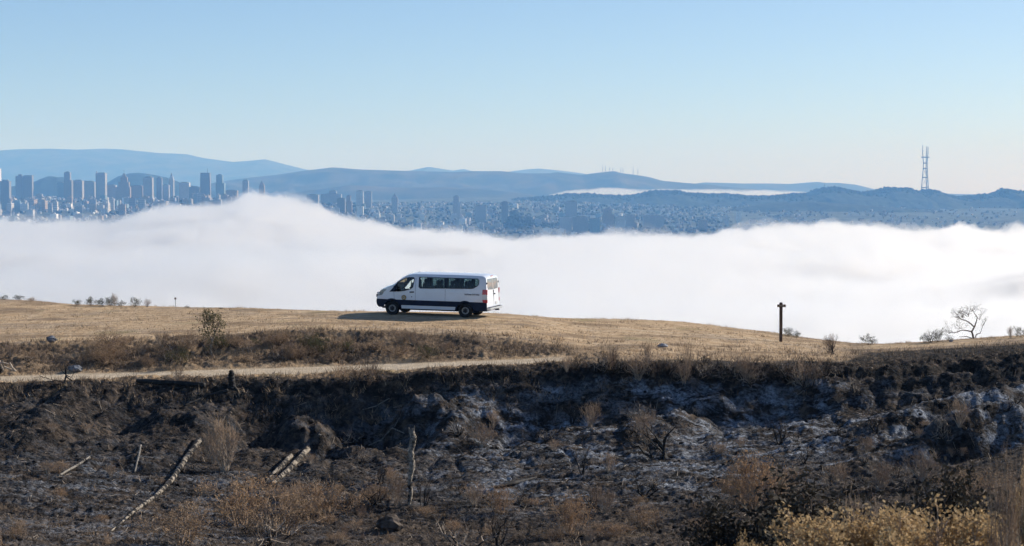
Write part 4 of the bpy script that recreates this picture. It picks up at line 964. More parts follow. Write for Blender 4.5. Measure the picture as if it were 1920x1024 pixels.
def grow(g, segs, p, d, L, r, depth, p_kids=3, spread=0.7, up=0.15, wob=0.25, shrink=0.62, nseg=3, tips=None, taper=0.75):
    d = d / np.linalg.norm(d); pts = [p]; rr = r
    for k in range(nseg):
        d = d + g.normal(size=3) * wob + np.array([0, 0, up]); d = d / np.linalg.norm(d)
        q = p + d * L / nseg; r2 = rr * taper ** (1 / 1.3)
        segs.append((p, q, rr, r2, depth)); p = q; rr = r2; pts.append(q)
    if depth == 0:
        if tips is not None: tips.append(p)
        return
    for k in range(p_kids):
        t = pts[1 + int(g.integers(0, nseg))] if k else p
        dd = d + g.normal(size=3) * spread
        grow(g, segs, t, dd, L * shrink * g.uniform(.7, 1.25), max(rr * .8, 0.0045), depth - 1, p_kids, spread, up, wob, shrink, nseg, tips, taper)
def seg_mesh(name, segs, mat, sel=lambda dep: True, sides=3):
    s = [x for x in segs if sel(x[4])]
    V, F = tubes([x[0] for x in s], [x[1] for x in s], [x[2] for x in s], [x[3] for x in s], sides)
    return np_mesh(name, V, F, [mat], smooth=False)

M_PALEWOOD = simple('weathered_wood', (0.46, 0.39, 0.31), 0.9, spec=0.15, vary=0.0, scale=6, col2=(0.24, 0.19, 0.15))
M_TWIG = simple('dry_twig', (0.42, 0.305, 0.205), 0.9, spec=0.15, scale=4, col2=(0.20, 0.14, 0.10))
M_TWIGGY = simple('grey_twig', (0.27, 0.21, 0.16), 0.9, spec=0.15, scale=4, col2=(0.10, 0.078, 0.06))
M_TWIGDK = simple('brown_twig', (0.13, 0.09, 0.065), 0.9, spec=0.15, scale=4, col2=(0.05, 0.038, 0.03))
M_CHARWOOD = simple('charred_wood', (0.030, 0.028, 0.027), 0.75, spec=0.25, scale=9, col2=(0.008, 0.008, 0.009), bump=0.4)
def leaf_mat(name, c1, c2, trans=0.35, scale=1.5):
    m, t, b = new_mat(name); N = t.nodes.new; L = t.links.new
    oi = N('ShaderNodeTexCoord'); nz = N('ShaderNodeTexNoise'); nz.inputs['Scale'].default_value = scale * 6; nz.inputs['Detail'].default_value = 3
    mx = N('ShaderNodeMix'); mx.data_type = 'RGBA'; mx.inputs[6].default_value = (*c1, 1); mx.inputs[7].default_value = (*c2, 1)
    mr = N('ShaderNodeMapRange'); mr.inputs[1].default_value = .35; mr.inputs[2].default_value = .65
    L(oi.outputs['Object'], nz.inputs['Vector']); L(nz.outputs['Fac'], mr.inputs[0]); L(mr.outputs[0], mx.inputs[0]); L(mx.outputs[2], b.inputs['Base Color'])
    b.inputs['Roughness'].default_value = 0.8; b.inputs['Specular IOR Level'].default_value = 0.2
    tl = N('ShaderNodeBsdfTranslucent'); L(mx.outputs[2], tl.inputs[0]); ms = N('ShaderNodeMixShader'); ms.inputs[0].default_value = trans
    o = [n for n in t.nodes if n.type == 'OUTPUT_MATERIAL'][0]; L(b.outputs[0], ms.inputs[1]); L(tl.outputs[0], ms.inputs[2]); L(ms.outputs[0], o.inputs[0]); return m
M_DRYLEAF = leaf_mat('dry_leaf', (0.17, 0.115, 0.07), (0.42, 0.29, 0.175))
M_RUSTLEAF = leaf_mat('rust_leaf', (0.20, 0.12, 0.065), (0.46, 0.30, 0.17))
M_OLIVE = leaf_mat('olive_leaf', (0.045, 0.052, 0.026), (0.12, 0.12, 0.055))
M_GREEN = leaf_mat('green_leaf', (0.045, 0.062, 0.022), (0.13, 0.15, 0.05))
M_GOLD_L = leaf_mat('gold_leaf', (0.26, 0.175, 0.085), (0.64, 0.47, 0.26), 0.35, 2.0)
M_BLACKL = leaf_mat('scorched_leaf', (0.018, 0.017, 0.014), (0.060, 0.050, 0.036), 0.2)

def bush_meshes(seed, kind):
    """unit-height plant: list of (part name, mesh)"""
    g = np.random.default_rng(seed); segs = []; tips = []
    if kind == 'tangle':       # dense dry coastal scrub
        for k in range(16):
            a = g.uniform(0, 2 * np.pi); p = np.array([g.normal(0, .05), g.normal(0, .05), -0.05]); d = np.array([np.cos(a) * .8, np.sin(a) * .8, g.uniform(.5, 1.3)])
            grow(g, segs, p, d, .62, .016, 2, 4, .75, .04, .3, .62, 3, tips)
        T = np.array(tips); P = np.repeat(T, 3, 0) + g.normal(0, .05, (len(T) * 3, 3)); P = P[P[:, 2] > 0]
        V, F = leaf_quads(P, .055, g)
        return [('stem', seg_mesh('stem', segs, M_TWIGDK, lambda q: q == 2)), ('twig', seg_mesh('twig', segs, M_TWIG, lambda q: q < 2)), ('foliage', np_mesh('foliage', V, F, [M_DRYLEAF]))]
    if kind == 'brush':        # bare pale upright twigs
        for k in range(20):
            a = g.uniform(0, 2 * np.pi); s = g.uniform(.1, .75); d = np.array([np.cos(a) * s, np.sin(a) * s, 1.0])
            grow(g, segs, np.array([g.normal(0, .06), g.normal(0, .05), -.05]), d, .48, .013, 3, 3, .42, .12, .16, .60, 3, tips)
        return [('stem', seg_mesh('stem', segs, M_PALEWOOD, lambda q: q >= 2)), ('twig', seg_mesh('twig', segs, M_TWIG, lambda q: q < 2))]
    if kind == 'burnt':        # black forked stems with a few scorched twigs
        for k in range(4):
            a = g.uniform(0, 2 * np.pi); s = g.uniform(.2, 1.0); d = np.array([np.cos(a) * s, np.sin(a) * s, 1.0])
            grow(g, segs, np.array([g.normal(0, .04), g.normal(0, .04), -.06]), d, .5, .034, 3, 3, .6, .10, .22, .62, 3, tips)
        return [('stem', seg_mesh('stem', segs, M_CHARWOOD, lambda q: q >= 2, 4)), ('twig', seg_mesh('twig', segs, M_TWIGDK, lambda q: q < 2))]
    if kind == 'ember':        # fire-bleached crooked branches, dark at the foot
        for k in range(7):
            a = g.uniform(0, 2 * np.pi); s = g.uniform(.3, 1.1); d = np.array([np.cos(a) * s, np.sin(a) * s, .9])
            grow(g, segs, np.array([g.normal(0, .05), g.normal(0, .05), -.06]), d, .5, .032, 2, 4, .7, .08, .3, .62, 4, tips)
        return [('stem', seg_mesh('stem', segs, M_CHARWOOD, lambda q: q >= 2, 4)), ('branch', seg_mesh('branch', segs, M_PALEWOOD, lambda q: q == 1)), ('twig', seg_mesh('twig', segs, M_TWIGGY, lambda q: q < 1))]
    if kind in ('dry', 'rust', 'olive', 'black', 'gold', 'green'):
        lm = {'dry': M_DRYLEAF, 'rust': M_RUSTLEAF, 'olive': M_OLIVE, 'black': M_BLACKL, 'gold': M_GOLD_L, 'green': M_GREEN}[kind]
        n0 = 19 if kind in ('gold', 'black') else 15 if kind in ('dry', 'rust') else 11
        for k in range(n0):
            a = g.uniform(0, 2 * np.pi); s = g.uniform(.15, 1.05); d = np.array([np.cos(a) * s, np.sin(a) * s, 1.0])
            grow(g, segs, np.array([g.normal(0, .10), g.normal(0, .09), -.05]), d, .50, .014, 3, 3, .50, .10, .2, .60, 3, tips)
        T = np.array(tips); T = T[(noise2(T[:, 0] * 3 + seed, T[:, 1] * 3 + T[:, 2] * 3, seed) > -.18)]
        if kind == 'gold':
            rep, sd, sz, asp = 40, .036, .032, .7
        elif kind == 'black': rep, sd, sz, asp = 18, .05, .045, .6
        elif kind in ('olive', 'green'): rep, sd, sz, asp = 6, .04, .05, .5
        else: rep, sd, sz, asp = 6, .045, .040, .45
        P = np.repeat(T, rep, 0) + g.normal(0, sd, (len(T) * rep, 3)) - np.array([0, 0, 1]) * np.abs(g.normal(0, sd * 1.6, (len(T) * rep, 1)))
        P = P[P[:, 2] > 0.01]; V, F = leaf_quads(P, sz, g, aspect=asp)
        wood = M_TWIGDK if kind in ('olive', 'black', 'green') else M_TWIG
        return [('stem', seg_mesh('stem', segs, wood, lambda q: q >= 2)), ('twig', seg_mesh('twig', segs, wood, lambda q: q < 2)), ('foliage', np_mesh('foliage', V, F, [lm]))]
    if kind == 'tuft':         # seed-head stalks and rank grass
        for k in range(46):
            a = g.uniform(0, 2 * np.pi); s = g.uniform(0, .55); d = np.array([np.cos(a) * s, np.sin(a) * s, 1.0])
            grow(g, segs, np.array([g.normal(0, .16), g.normal(0, .10), -.03]), d, g.uniform(.5, 1.0), .008, 0, 0, .3, 0, .09, .6, 4, tips, .85)
        return [('stalk', seg_mesh('stalk', segs, M_TWIG))]
VARIANTS = {}
for kind, n in (('tangle', 4), ('brush', 3), ('burnt', 3), ('ember', 3), ('dry', 3), ('rust', 2), ('olive', 3), ('black', 1), ('gold', 2), ('green', 1), ('tuft', 2)):
    VARIANTS[kind] = [bush_meshes(1000 + 37 * i + hash(kind) % 1 + len(kind) * 101, kind) for i in range(n)]
PR = random.Random(21)
NAMES = {'tangle': 'scrub_bush', 'brush': 'dead_brush', 'burnt': 'burnt_shrub', 'ember': 'scorched_shrub', 'dry': 'dry_bush', 'rust': 'dry_bush', 'olive': 'olive_shrub', 'black': 'dark_bush', 'gold': 'golden_bush', 'green': 'green_shrub', 'tuft': 'dry_tuft'}
CATS = {'tangle': 'bush', 'brush': 'brush', 'burnt': 'shrub', 'ember': 'shrub', 'dry': 'bush', 'rust': 'bush', 'olive': 'shrub', 'black': 'bush', 'gold': 'bush', 'green': 'shrub', 'tuft': 'grass tuft'}
def plant_at(kind, P, h, label, group=None, w=1.0, tilt=(0, 0), yaw=None, var=None):
    vs = VARIANTS[kind]; parts = vs[PR.randrange(len(vs)) if var is None else var % len(vs)]
    r = empty(NAMES[kind], P, 0, label, CATS[kind], group)
    r.rotation_euler = (tilt[0], tilt[1], PR.uniform(0, math.tau) if yaw is None else yaw); r.scale = (h * w, h * w, h)
    for nm, me in parts:
        c = link(bpy.data.objects.new(nm, me), r); c['kind'] = 'stuff'      # fine twigs and leaves, too small to pick apart
    return r
def plant(kind, x, y, hpx, label, group=None, w=1.0, **k):
    P = ground_px(x, y); return plant_at(kind, P, hpx * P.y / FPX, label, group, w, **k)

# --- skyline of the ridge, left to right
G1 = 'shrubs along the ridge skyline'
plant('olive', 8, 562, 9, 'low dark shrub on the skyline at the left edge', G1, 1.6)
plant('olive', 33, 562, 10, 'low dark shrub on the skyline, second from the left edge', G1, 1.6)
plant('dry', 60, 565, 8, 'tiny brown shrub on the skyline left of the olive clump', G1, 1.6)
plant('olive', 145, 573, 12, 'low olive shrub at the left end of the skyline clump', G1, 1.3)
plant('olive', 172, 573, 17, 'olive shrub, second in the skyline clump', G1, 1.2)
plant('olive', 192, 574, 15, 'olive shrub in the middle of the skyline clump', G1, 1.3)
plant('olive', 208, 574, 19, 'tallest dark shrub of the skyline clump', G1, 1.1)
plant('olive', 227, 575, 12, 'small dark shrub at the right end of the skyline clump', G1, 1.2)
plant('brush', 215, 574, 26, 'thin bare twigs standing over the skyline clump', G1, .5)
plant('olive', 254, 575, 19, 'airy olive shrub apart from and right of the skyline clump', G1, 1.0)
plant('brush', 276, 576, 16, 'wispy bare shrub right of the airy olive shrub on the skyline', G1, .9)
plant('olive', 350, 578, 5, 'tiny dark shrub on the skyline right of the thin marker pole', G1, 1.6)
plant('olive', 414, 580, 4, 'speck of dark shrub on the skyline above the young tree', G1, 1.8)
plant('olive', 1478, 631, 18, 'dark twiggy shrub on the skyline just right of the signpost', G1, 1.1)
plant('olive', 1492, 634, 14, 'smaller dark shrub beside the twiggy one near the signpost', G1, 1.1)
plant('burnt', 1562, 664, 42, 'black-footed burnt shrub with upswept twigs on the crest', None, .9)
plant('brush', 1556, 662, 36, 'fine bare twigs beside the black-footed burnt shrub', None, .8)
plant('olive', 1628, 647, 21, 'round twiggy shrub on the skyline between the burnt shrub and the bare trees', G1, 1.2)
plant('burnt', 1745, 642, 32, 'small bare skyline tree with dark leaf clumps, left of the bent tree', None, .9, var=1)
plant('olive', 1757, 642, 25, 'sparse dark shrub between the small bare tree and the bent tree', G1, .9)
plant('olive', 1733, 643, 18, 'sparse dark shrub left of the small bare skyline tree', G1, .9)
plant('olive', 1778, 640, 10, 'dark low shrub at the foot of the bent tree', G1, 1.2)
plant('olive', 1912, 633, 22, 'dark shrub on the skyline at the right edge', G1, 1.0)
plant('brush', 1895, 635, 24, 'thin bare stalks on the skyline near the right edge', G1, .6)

# --- scrub on the bank above the road
GB = 'scrub on the bank above the dirt road'
WORD = {'tangle': 'brown scrub bush', 'dry': 'dry leafy bush', 'brush': 'bare pale brush', 'olive': 'dark olive bush', 'ember': 'crooked bleached shrub', 'tuft': 'clump of dry stalks', 'burnt': 'black burnt shrub', 'rust': 'rusty brown bush'}
for i in range(56):
    x = PR.uniform(-10, 880); t = PR.random(); ya = np.interp(x, *YB); yb = np.interp(x, *YR1)
    y = ya + (yb - ya) * (0.22 + 0.66 * t)
    if abs(x - 394) < 16 and y > 640 or (x > 700 and PR.random() < .35): continue
    kd = PR.choice(['tangle', 'tangle', 'brush', 'ember', 'brush', 'dry']) if PR.random() < .85 else 'olive'
    where = 'near the left edge' if x < 90 else 'left of the young tree' if x < 380 else 'right of the young tree' if x < 650 else 'below the parked van'
    plant(kd, x, y, PR.uniform(17, 36) * (1.1 if 60 < x < 380 else .85), WORD[kd] + (' high' if t < .4 else ' low') + ' on the road bank ' + where, GB, PR.uniform(1.0, 1.6))
plant('green', 650, 660, 22, 'small bright green shrub in the middle of the bank scrub', None, 1.1)
plant('green', 545, 665, 15, 'small green shrub low in the bank scrub left of the brighter one', None, 1.2)
plant('green', 478, 648, 14, 'small green shrub high on the bank right of the young tree', None, 1.2)
plant('tuft', 700, 705, 38, 'rank of pale dry stalks leaning over the road edge', None, 1.2)
plant('tuft', 640, 708, 36, 'pale dry stalks at the road edge left of the leaning rank', None, 1.5)
plant('tangle', 672, 712, 30, 'brown scrub hanging over the road edge above the dark hollow', None, 1.6)
plant('brush', 335, 718, 36, 'pale leafless sapling beside the charred log', None, .7)
plant('ember', 318, 722, 26, 'low crooked branches at the charred log', None, .8)

# --- burnt brush along the edge right of the road's end
GE = 'burnt brush along the gully edge'
for i in range(46):
    x = 1062 + (1570 - 1062) * (i + PR.random()) / 46; y = np.interp(x, *YG) - PR.uniform(-14, 16)
    kd = PR.choice(['ember', 'brush', 'burnt', 'ember', 'burnt', 'burnt', 'ember', 'tuft'])
    where = 'just right of the road end' if x < 1190 else 'below the flat grey rock' if x < 1300 else 'left of the signpost' if x < 1440 else 'below the signpost'
    plant(kd, x, y, PR.uniform(18, 40), WORD[kd] + ' on the gully edge ' + where, GE, PR.uniform(.8, 1.4))
for i in range(18):
    x = 1110 + 440 * (i + PR.random()) / 18
    plant(['ember', 'burnt', 'ember', 'brush'][i % 4], x, np.interp(x, *YG) + PR.uniform(2, 22), PR.uniform(34, 58), ['crooked bleached shrub', 'black burnt shrub', 'forked bleached shrub', 'bare pale brush'][i % 4] + ' hanging on the gully wall ' + ('under the road end' if x < 1200 else 'under the flat grey rock' if x < 1330 else 'under the signpost'), GE, PR.uniform(.8, 1.3))
plant('tuft', 1148, 682, 46, 'tall dark stalks at the left end of the burnt brush row', None, .6)
plant('tuft', 1290, 690, 58, 'tallest stalks in the burnt brush row, right of the flat grey rock', None, .5)
plant('ember', 1250, 700, 52, 'crooked bleached branches rising below the flat grey rock', None, 1.0)
plant('brush', 1215, 676, 36, 'thin bare twigs left of the flat grey rock', None, .6)
plant('ember', 1510, 735, 70, 'bleached spreading shrub hanging down the wall below the signpost', None, .8)
plant('ember', 1600, 740, 52, 'bleached drooping branches on the wall below the burnt crest shrub', None, .9)

# --- the burnt slope and gully floor
plant('brush', 422, 885, 112, 'big pale dead brush above the right end of the curved log', None, .55)
plant('brush', 400, 868, 62, 'pale dead brush just left of the big pale one', None, .7)
plant('rust', 445, 985, 104, 'large rusty brown bush on the gully floor below the paired logs', None, 1.1)
plant('dry', 530, 1000, 84, 'brown twiggy bush right of the large rusty bush', None, 1.25)
plant('ember', 505, 1030, 110, 'bleached branching shrub at the bottom below the rusty bush', None, 1.1)
plant('rust', 620, 965, 66, 'low rusty bush between the paired logs and the dead trunk', None, 1.5)
plant('dry', 690, 945, 42, 'low dry bush left of the dead trunk', None, 1.4)
plant('dry', 350, 1020, 80, 'dry bush at the bottom below the curved log', None, 1.4)
plant('brush', 560, 945, 45, 'short pale brush right of the paired logs', None, 1.0)
plant('brush', 742, 945, 60, 'pale brush at the foot of the dead trunk', None, .7)
plant('ember', 870, 1036, 85, 'tangle of bleached fallen branches at the bottom beside the dark boulder', None, 1.4)
plant('burnt', 790, 960, 95, 'thin black sapling just right of the dead trunk', None, .45)
plant('burnt', 935, 1024, 95, 'black-stemmed shrub with bleached tips at the bottom centre', None, .8)
plant('rust', 938, 965, 62, 'rusty bush behind the black-stemmed shrub', None, .7)
plant('rust', 1072, 1005, 88, 'upright rusty bush at the bottom right of the black-stemmed shrub', None, .75)
plant('burnt', 1090, 890, 80, 'thin black sapling on the ashy slope', None, .5)
plant('burnt', 1245, 858, 105, 'leaning burnt tree on the ashy slope, branches swept left', None, 1.15, tilt=(0, -.45), yaw=0.0)
plant('brush', 1210, 830, 60, 'bare brown brush behind the leaning burnt tree', None, .9)
plant('ember', 1195, 790, 50, 'scorched shrub with bleached tips above the leaning burnt tree', None, 1.0)
plant('burnt', 1463, 832, 66, 'upright black burnt tree right of the leaning one', None, .9)
plant('burnt', 1508, 868, 40, 'small black shrub below the upright burnt tree', None, 1.0)
plant('rust', 1418, 955, 112, 'large rounded brown bush in front of the ashy slope', None, .9)
plant('dry', 1385, 945, 62, 'darker dry bush at the left foot of the large rounded bush', None, .9)
plant('ember', 1460, 950, 60, 'bleached twigs at the right side of the large rounded bush', None, .8)
plant('dry', 1210, 985, 42, 'low dry bush between the rusty and the large rounded bush', None, 1.5)
plant('brush', 1650, 920, 55, 'bare pale brush on the slope above the golden bush', None, 1.1)
plant('burnt', 1640, 810, 44, 'black shrub on the slope left of the dark pit', None, 1.4)
plant('ember', 1770, 830, 66, 'bleached sapling on the shaded right slope', None, .6)
plant('brush', 1800, 800, 55, 'bare shrub upslope of the bleached sapling', None, .8)
plant('ember', 1890, 770, 46, 'bleached shrub on the slope near the right edge', None, .9)
plant('brush', 1730, 900, 60, 'dry brush behind the golden bush', None, 1.2)
plant('dry', 1820, 930, 55, 'brown dry bush behind the right end of the golden bush', None, 1.6)
GF = 'low dry tufts scattered on the gully floor'
for i in range(80):
    x = PR.uniform(-10, 1500); y = PR.uniform(885, 1024)
    if 850 < x < 1350 and y < 940: continue
    kd = PR.choice(['dry', 'brush', 'tuft', 'ember', 'rust'])
    where = 'left of the curved log' if x < 260 else 'left of the dead trunk' if x < 760 else 'right of the dead trunk' if x < 1340 else 'near the golden bushes'
    plant(kd, x, y, PR.uniform(12, 28), 'low ' + WORD[kd] + ' on the gully floor ' + where, GF, PR.uniform(1.0, 2.0))
GW = 'small burnt stubs on the slope'
for i in range(60):
    x = PR.uniform(0, 1915); y = PR.uniform(np.interp(x, *YG) + 25, 890)
    kd = PR.choice(['burnt', 'ember', 'ember', 'brush'])
    where = 'left of the curved log' if x < 300 else 'left of the dead trunk' if x < 760 else 'left of the leaning burnt tree' if x < 1200 else 'right of the leaning burnt tree' if x < 1560 else 'on the shaded right'
    plant(kd, x, y, PR.uniform(10, 24), 'tiny stub of ' + WORD[kd] + ' on the charred slope ' + where, GW, PR.uniform(.9, 1.6))

GM = 'dead shrubs on the burnt slope'
for i in range(34):
    x = PR.uniform(560, 1900); y = PR.uniform(np.interp(x, *Y7) - 10, 960)
    kd = PR.choice(['ember', 'burnt', 'ember', 'brush'])
    where = 'between the leaning logs and the dead trunk' if x < 770 else 'right of the dead trunk' if x < 1050 else 'around the leaning burnt tree' if x < 1330 else 'around the upright burnt tree' if x < 1560 else 'right of the upright burnt tree'
    plant(kd, x, y, PR.uniform(26, 52), 'knee-high ' + WORD[kd] + ' on the slope ' + where, GM, PR.uniform(.8, 1.5))

# --- close bushes on the camera's own slope, lower right
def near_bush(kind, x, ytop, D, label, wpx, **k):
    X = (x - CX) / FPX * D; z = hz(X, D); h = float(zat(ytop, D)) - z
    return plant_at(kind, (X, D, z), h, label, None, wpx * D / FPX / h / 1.25, **k)
near_bush('gold', 1610, 955, 25.0, 'golden leafy bush at the bottom, left half of the pair', 340, var=0, yaw=0.4)
near_bush('gold', 1760, 938, 24.0, 'golden leafy bush at the bottom, right half of the pair', 320, var=1, yaw=2.0)
near_bush('gold', 1940, 866, 27.0, 'golden leafy bush cut by the right edge', 85, var=0, yaw=2.6)
near_bush('gold', 1395, 1000, 25.5, 'small golden bush at the bottom left of the large pair', 90, var=1, yaw=1.0)
near_bush('black', 1560, 915, 33.0, 'dark scorched bush behind the golden pair', 420, var=0)
near_bush('black', 1430, 945, 34.0, 'dark scorched bush left of and lower than the larger dark one', 280, var=0)
near_bush('black', 1800, 895, 31.0, 'dark brown bush between the golden pair and the right edge', 300, var=0)
near_bush('ember', 1880, 850, 23.5, 'bare bleached branches at the right edge in front of the golden bush', 210, var=1)
near_bush('ember', 1690, 960, 22.5, 'bare crooked branches poking out of the golden pair', 220, var=2)
near_bush('brush', 1620, 915, 30.0, 'dry brush standing between the dark bush and the golden pair', 140, var=0)
near_bush('brush', 1900, 838, 22.0, 'tall dry stems at the right edge', 90, var=1)
near_bush('tuft', 1868, 880, 23.0, 'dry upright stalks just left of the tall stems at the right edge', 80, var=0)
near_bush('ember', 1560, 990, 21.0, 'crooked bare branches in front of the left golden bush', 160, var=0)
# ------------------------------------------------------------------ trees with trunks of their own, logs, stumps, rocks, signpost
def polytube(name, pts, radii, mat, parent=None, sides=9, rough=0.22, seed=0, cap=True):
    g = np.random.default_rng(seed); P = np.array([tuple(p) for p in pts], float); R = np.array(radii, float)
    n = max(14, len(P) * 8); t = np.linspace(0, len(P) - 1, n); Q = np.stack([np.interp(t, np.arange(len(P)), P[:, k]) for k in range(3)], 1); r = np.interp(t, np.arange(len(P)), R)
    Q[1:-1] += g.normal(0, 1, (n - 2, 3)) * r[1:-1, None] * .05
    d = np.gradient(Q, axis=0); d /= np.linalg.norm(d, axis=1, keepdims=True); ref = np.array([0.31, .17, .93]); u = np.cross(d, ref); u /= np.linalg.norm(u, axis=1, keepdims=True); v = np.cross(d, u)
    a = np.arange(sides) * 2 * np.pi / sides; tt, aa = np.meshgrid(t, a, indexing='ij'); rr = r[:, None] * (1 + rough * (1.6 * noise2(tt * 1.1 + seed * 3.7, np.cos(aa) * 1.2 + np.sin(aa) * .7 + seed, seed) + .8 * noise2(tt * 3.1 + seed, aa * 1.9, seed + 1)) + .08 * np.sin(3 * a + seed)[None])
    V = Q[:, None] + (np.cos(a)[None, :, None] * u[:, None] + np.sin(a)[None, :, None] * v[:, None]) * rr[..., None]
    V = V.reshape(-1, 3); i = np.arange(n - 1)[:, None] * sides + np.arange(sides)[None]; j = np.arange(n - 1)[:, None] * sides + (np.arange(sides)[None] + 1) % sides
    F = np.stack([i, j, j + sides, i + sides], -1).reshape(-1, 4)
    c0, c1 = len(V), len(V) + 1; V = np.concatenate([V, Q[:1], Q[-1:]])
    k = np.arange(sides); e0 = np.stack([k, np.full(sides, c0), np.full(sides, c0), (k + 1) % sides], 1); b = (n - 1) * sides
    tri0 = [(int(q), int((q + 1) % sides), c0) for q in k]; tri1 = [(b + int((q + 1) % sides), b + int(q), c1) for q in k]
    me = bpy.data.meshes.new(name); me.from_pydata([tuple(p) for p in V], [], [tuple(f) for f in F.tolist()] + [t_[::-1] for t_ in tri0] + [t_[::-1] for t_ in tri1]); me.materials.append(mat)
    me.polygons.foreach_set('use_smooth', np.ones(len(me.polygons), bool)); me.update()
    return link(bpy.data.objects.new(name, me), parent)
def burnt_log_mat(name, pale, char, bands=2.2, amount=0.5):
    m, t, b = new_mat(name); N = t.nodes.new; L = t.links.new
    tc = N('ShaderNodeTexCoord'); nz = N('ShaderNodeTexNoise'); nz.inputs['Scale'].default_value = bands; nz.inputs['Detail'].default_value = 6; nz.inputs['Roughness'].default_value = .7; L(tc.outputs['Object'], nz.inputs['Vector'])
    n2 = N('ShaderNodeTexNoise'); n2.inputs['Scale'].default_value = 14; n2.inputs['Detail'].default_value = 4; L(tc.outputs['Object'], n2.inputs['Vector'])
    r1 = N('ShaderNodeMapRange'); r1.inputs[1].default_value = amount - .03; r1.inputs[2].default_value = amount + .03; L(nz.outputs['Fac'], r1.inputs[0])
    pm = N('ShaderNodeMix'); pm.data_type = 'RGBA'; pm.inputs[6].default_value = tuple(c * .45 for c in pale) + (1,); pm.inputs[7].default_value = (*pale, 1); r2 = N('ShaderNodeMapRange'); r2.inputs[1].default_value = .38; r2.inputs[2].default_value = .58
    L(n2.outputs['Fac'], r2.inputs[0]); L(r2.outputs[0], pm.inputs[0])
    mx = N('ShaderNodeMix'); mx.data_type = 'RGBA'; mx.inputs[6].default_value = (*char, 1); L(pm.outputs[2], mx.inputs[7]); L(r1.outputs[0], mx.inputs[0]); L(mx.outputs[2], b.inputs['Base Color'])
    b.inputs['Roughness'].default_value = .9; b.inputs['Specular IOR Level'].default_value = .15
    bp = N('ShaderNodeBump'); bp.inputs['Strength'].default_value = .5; bp.inputs['Distance'].default_value = .02; L(n2.outputs['Fac'], bp.inputs['Height']); L(bp.outputs[0], b.inputs['Normal']); return m
M_LOG = burnt_log_mat('half_burnt_log', (0.34, 0.295, 0.24), (0.014, 0.013, 0.013), 3.0, .53)
M_SNAG = burnt_log_mat('banded_snag', (0.33, 0.29, 0.24), (0.014, 0.013, 0.013), 2.6, .47)
M_STICK = burnt_log_mat('grey_stick', (0.25, 0.23, 0.205), (0.03, 0.027, 0.024), 2.0, .44)
def log_px(name, pts, rpx, mat, label, cat='log', lift=0.5, seed=0, **k):
    """a log through photo points lying on the ground"""
    W_ = [ground_px(x, y) for x, y in pts]; D = W_[0].y; R_ = [r * p.y / FPX for r, p in zip(rpx, W_)]
    base = W_[0]; loc = [p - base + Vector((0, 0, r * lift)) for p, r in zip(W_, R_)]
    o = polytube(name, loc, R_, mat, None, seed=seed, **k); o.location = base; return tag(o, label, cat)
log_px('fallen_log', [(372, 832), (352, 862), (322, 905), (290, 936), (255, 960), (228, 982), (204, 1002)], [5.6, 5.4, 5, 4, 3, 2.2, 1.3], M_LOG, 'long curved half-burnt log tapering down to the lower left', lift=1.0, seed=3)
log_px('fallen_log', [(577, 848), (560, 866), (535, 892), (506, 916)], [5.4, 5.6, 5.0, 3.6], M_LOG, 'pale half-burnt log, right one of the leaning pair', lift=1.0, seed=4)
log_px('fallen_log', [(546, 858), (530, 876), (498, 908)], [4.2, 4.4, 3.0], M_LOG, 'thinner half-burnt log, left one of the leaning pair', lift=1.0, seed=5)
log_px('fallen_log', [(492, 934), (472, 950)], [2.4, 1.6], M_STICK, 'short grey end of log poking from the rusty bush', lift=1.0, seed=6)
log_px('fallen_stick', [(168, 860), (140, 878), (110, 895)], [2.6, 2.4, 1.8], M_STICK, 'straight grey stick on the left burnt slope', 'stick', lift=1.0, seed=7)
log_px('fallen_stick', [(264, 838), (259, 862), (252, 888)], [2.2, 2.2, 1.6], M_STICK, 'short upright grey stick left of the curved log', 'stick', lift=1.2, seed=8)
log_px('charred_log_or_shadow', [(258, 718), (300, 722), (345, 725), (384, 728)], [3.8, 5.2, 5.6, 4.8], M_CHARWOOD, 'thick black charred log lying at the road edge', lift=1.0, seed=9)
log_px('charred_log_or_shadow', [(928, 916), (965, 909), (1006, 898)], [3.0, 4.2, 2.2], M_CHARWOOD, 'short black log on the ashy gully floor', lift=.8, seed=10)
log_px('charred_log_or_shadow', [(345, 762), (385, 745), (428, 733)], [1.6, 2.4, 2.6], M_CHARWOOD, 'dark strip in place of the shadow cast by the black stump', lift=.6, seed=11)  # the stump's cast shadow, put in as a dark tube
log_px('fallen_stick', [(600, 823), (598, 819)], [3.2, 2.6], M_STICK, 'pale round stone-like stub right of the leaning logs', 'stick', lift=1.2, seed=12)
log_px('fallen_branch', [(690, 838), (715, 828), (735, 806), (758, 815)], [.8, 1.3, 1.4, 1.0], M_STICK, 'bleached forked branch left of the dead trunk', 'branch', lift=1.5, seed=13)
log_px('fallen_branch', [(1690, 735), (1715, 742), (1740, 740)], [1.0, 1.3, .8], M_STICK, 'bleached branch under the dark pit on the right slope', 'branch', lift=1.5, seed=14)
log_px('fallen_branch', [(680, 770), (705, 765), (730, 750)], [.8, 1.0, .8], M_STICK, 'thin bleached branch on the bank below the road scrub', 'branch', lift=1.5, seed=15)

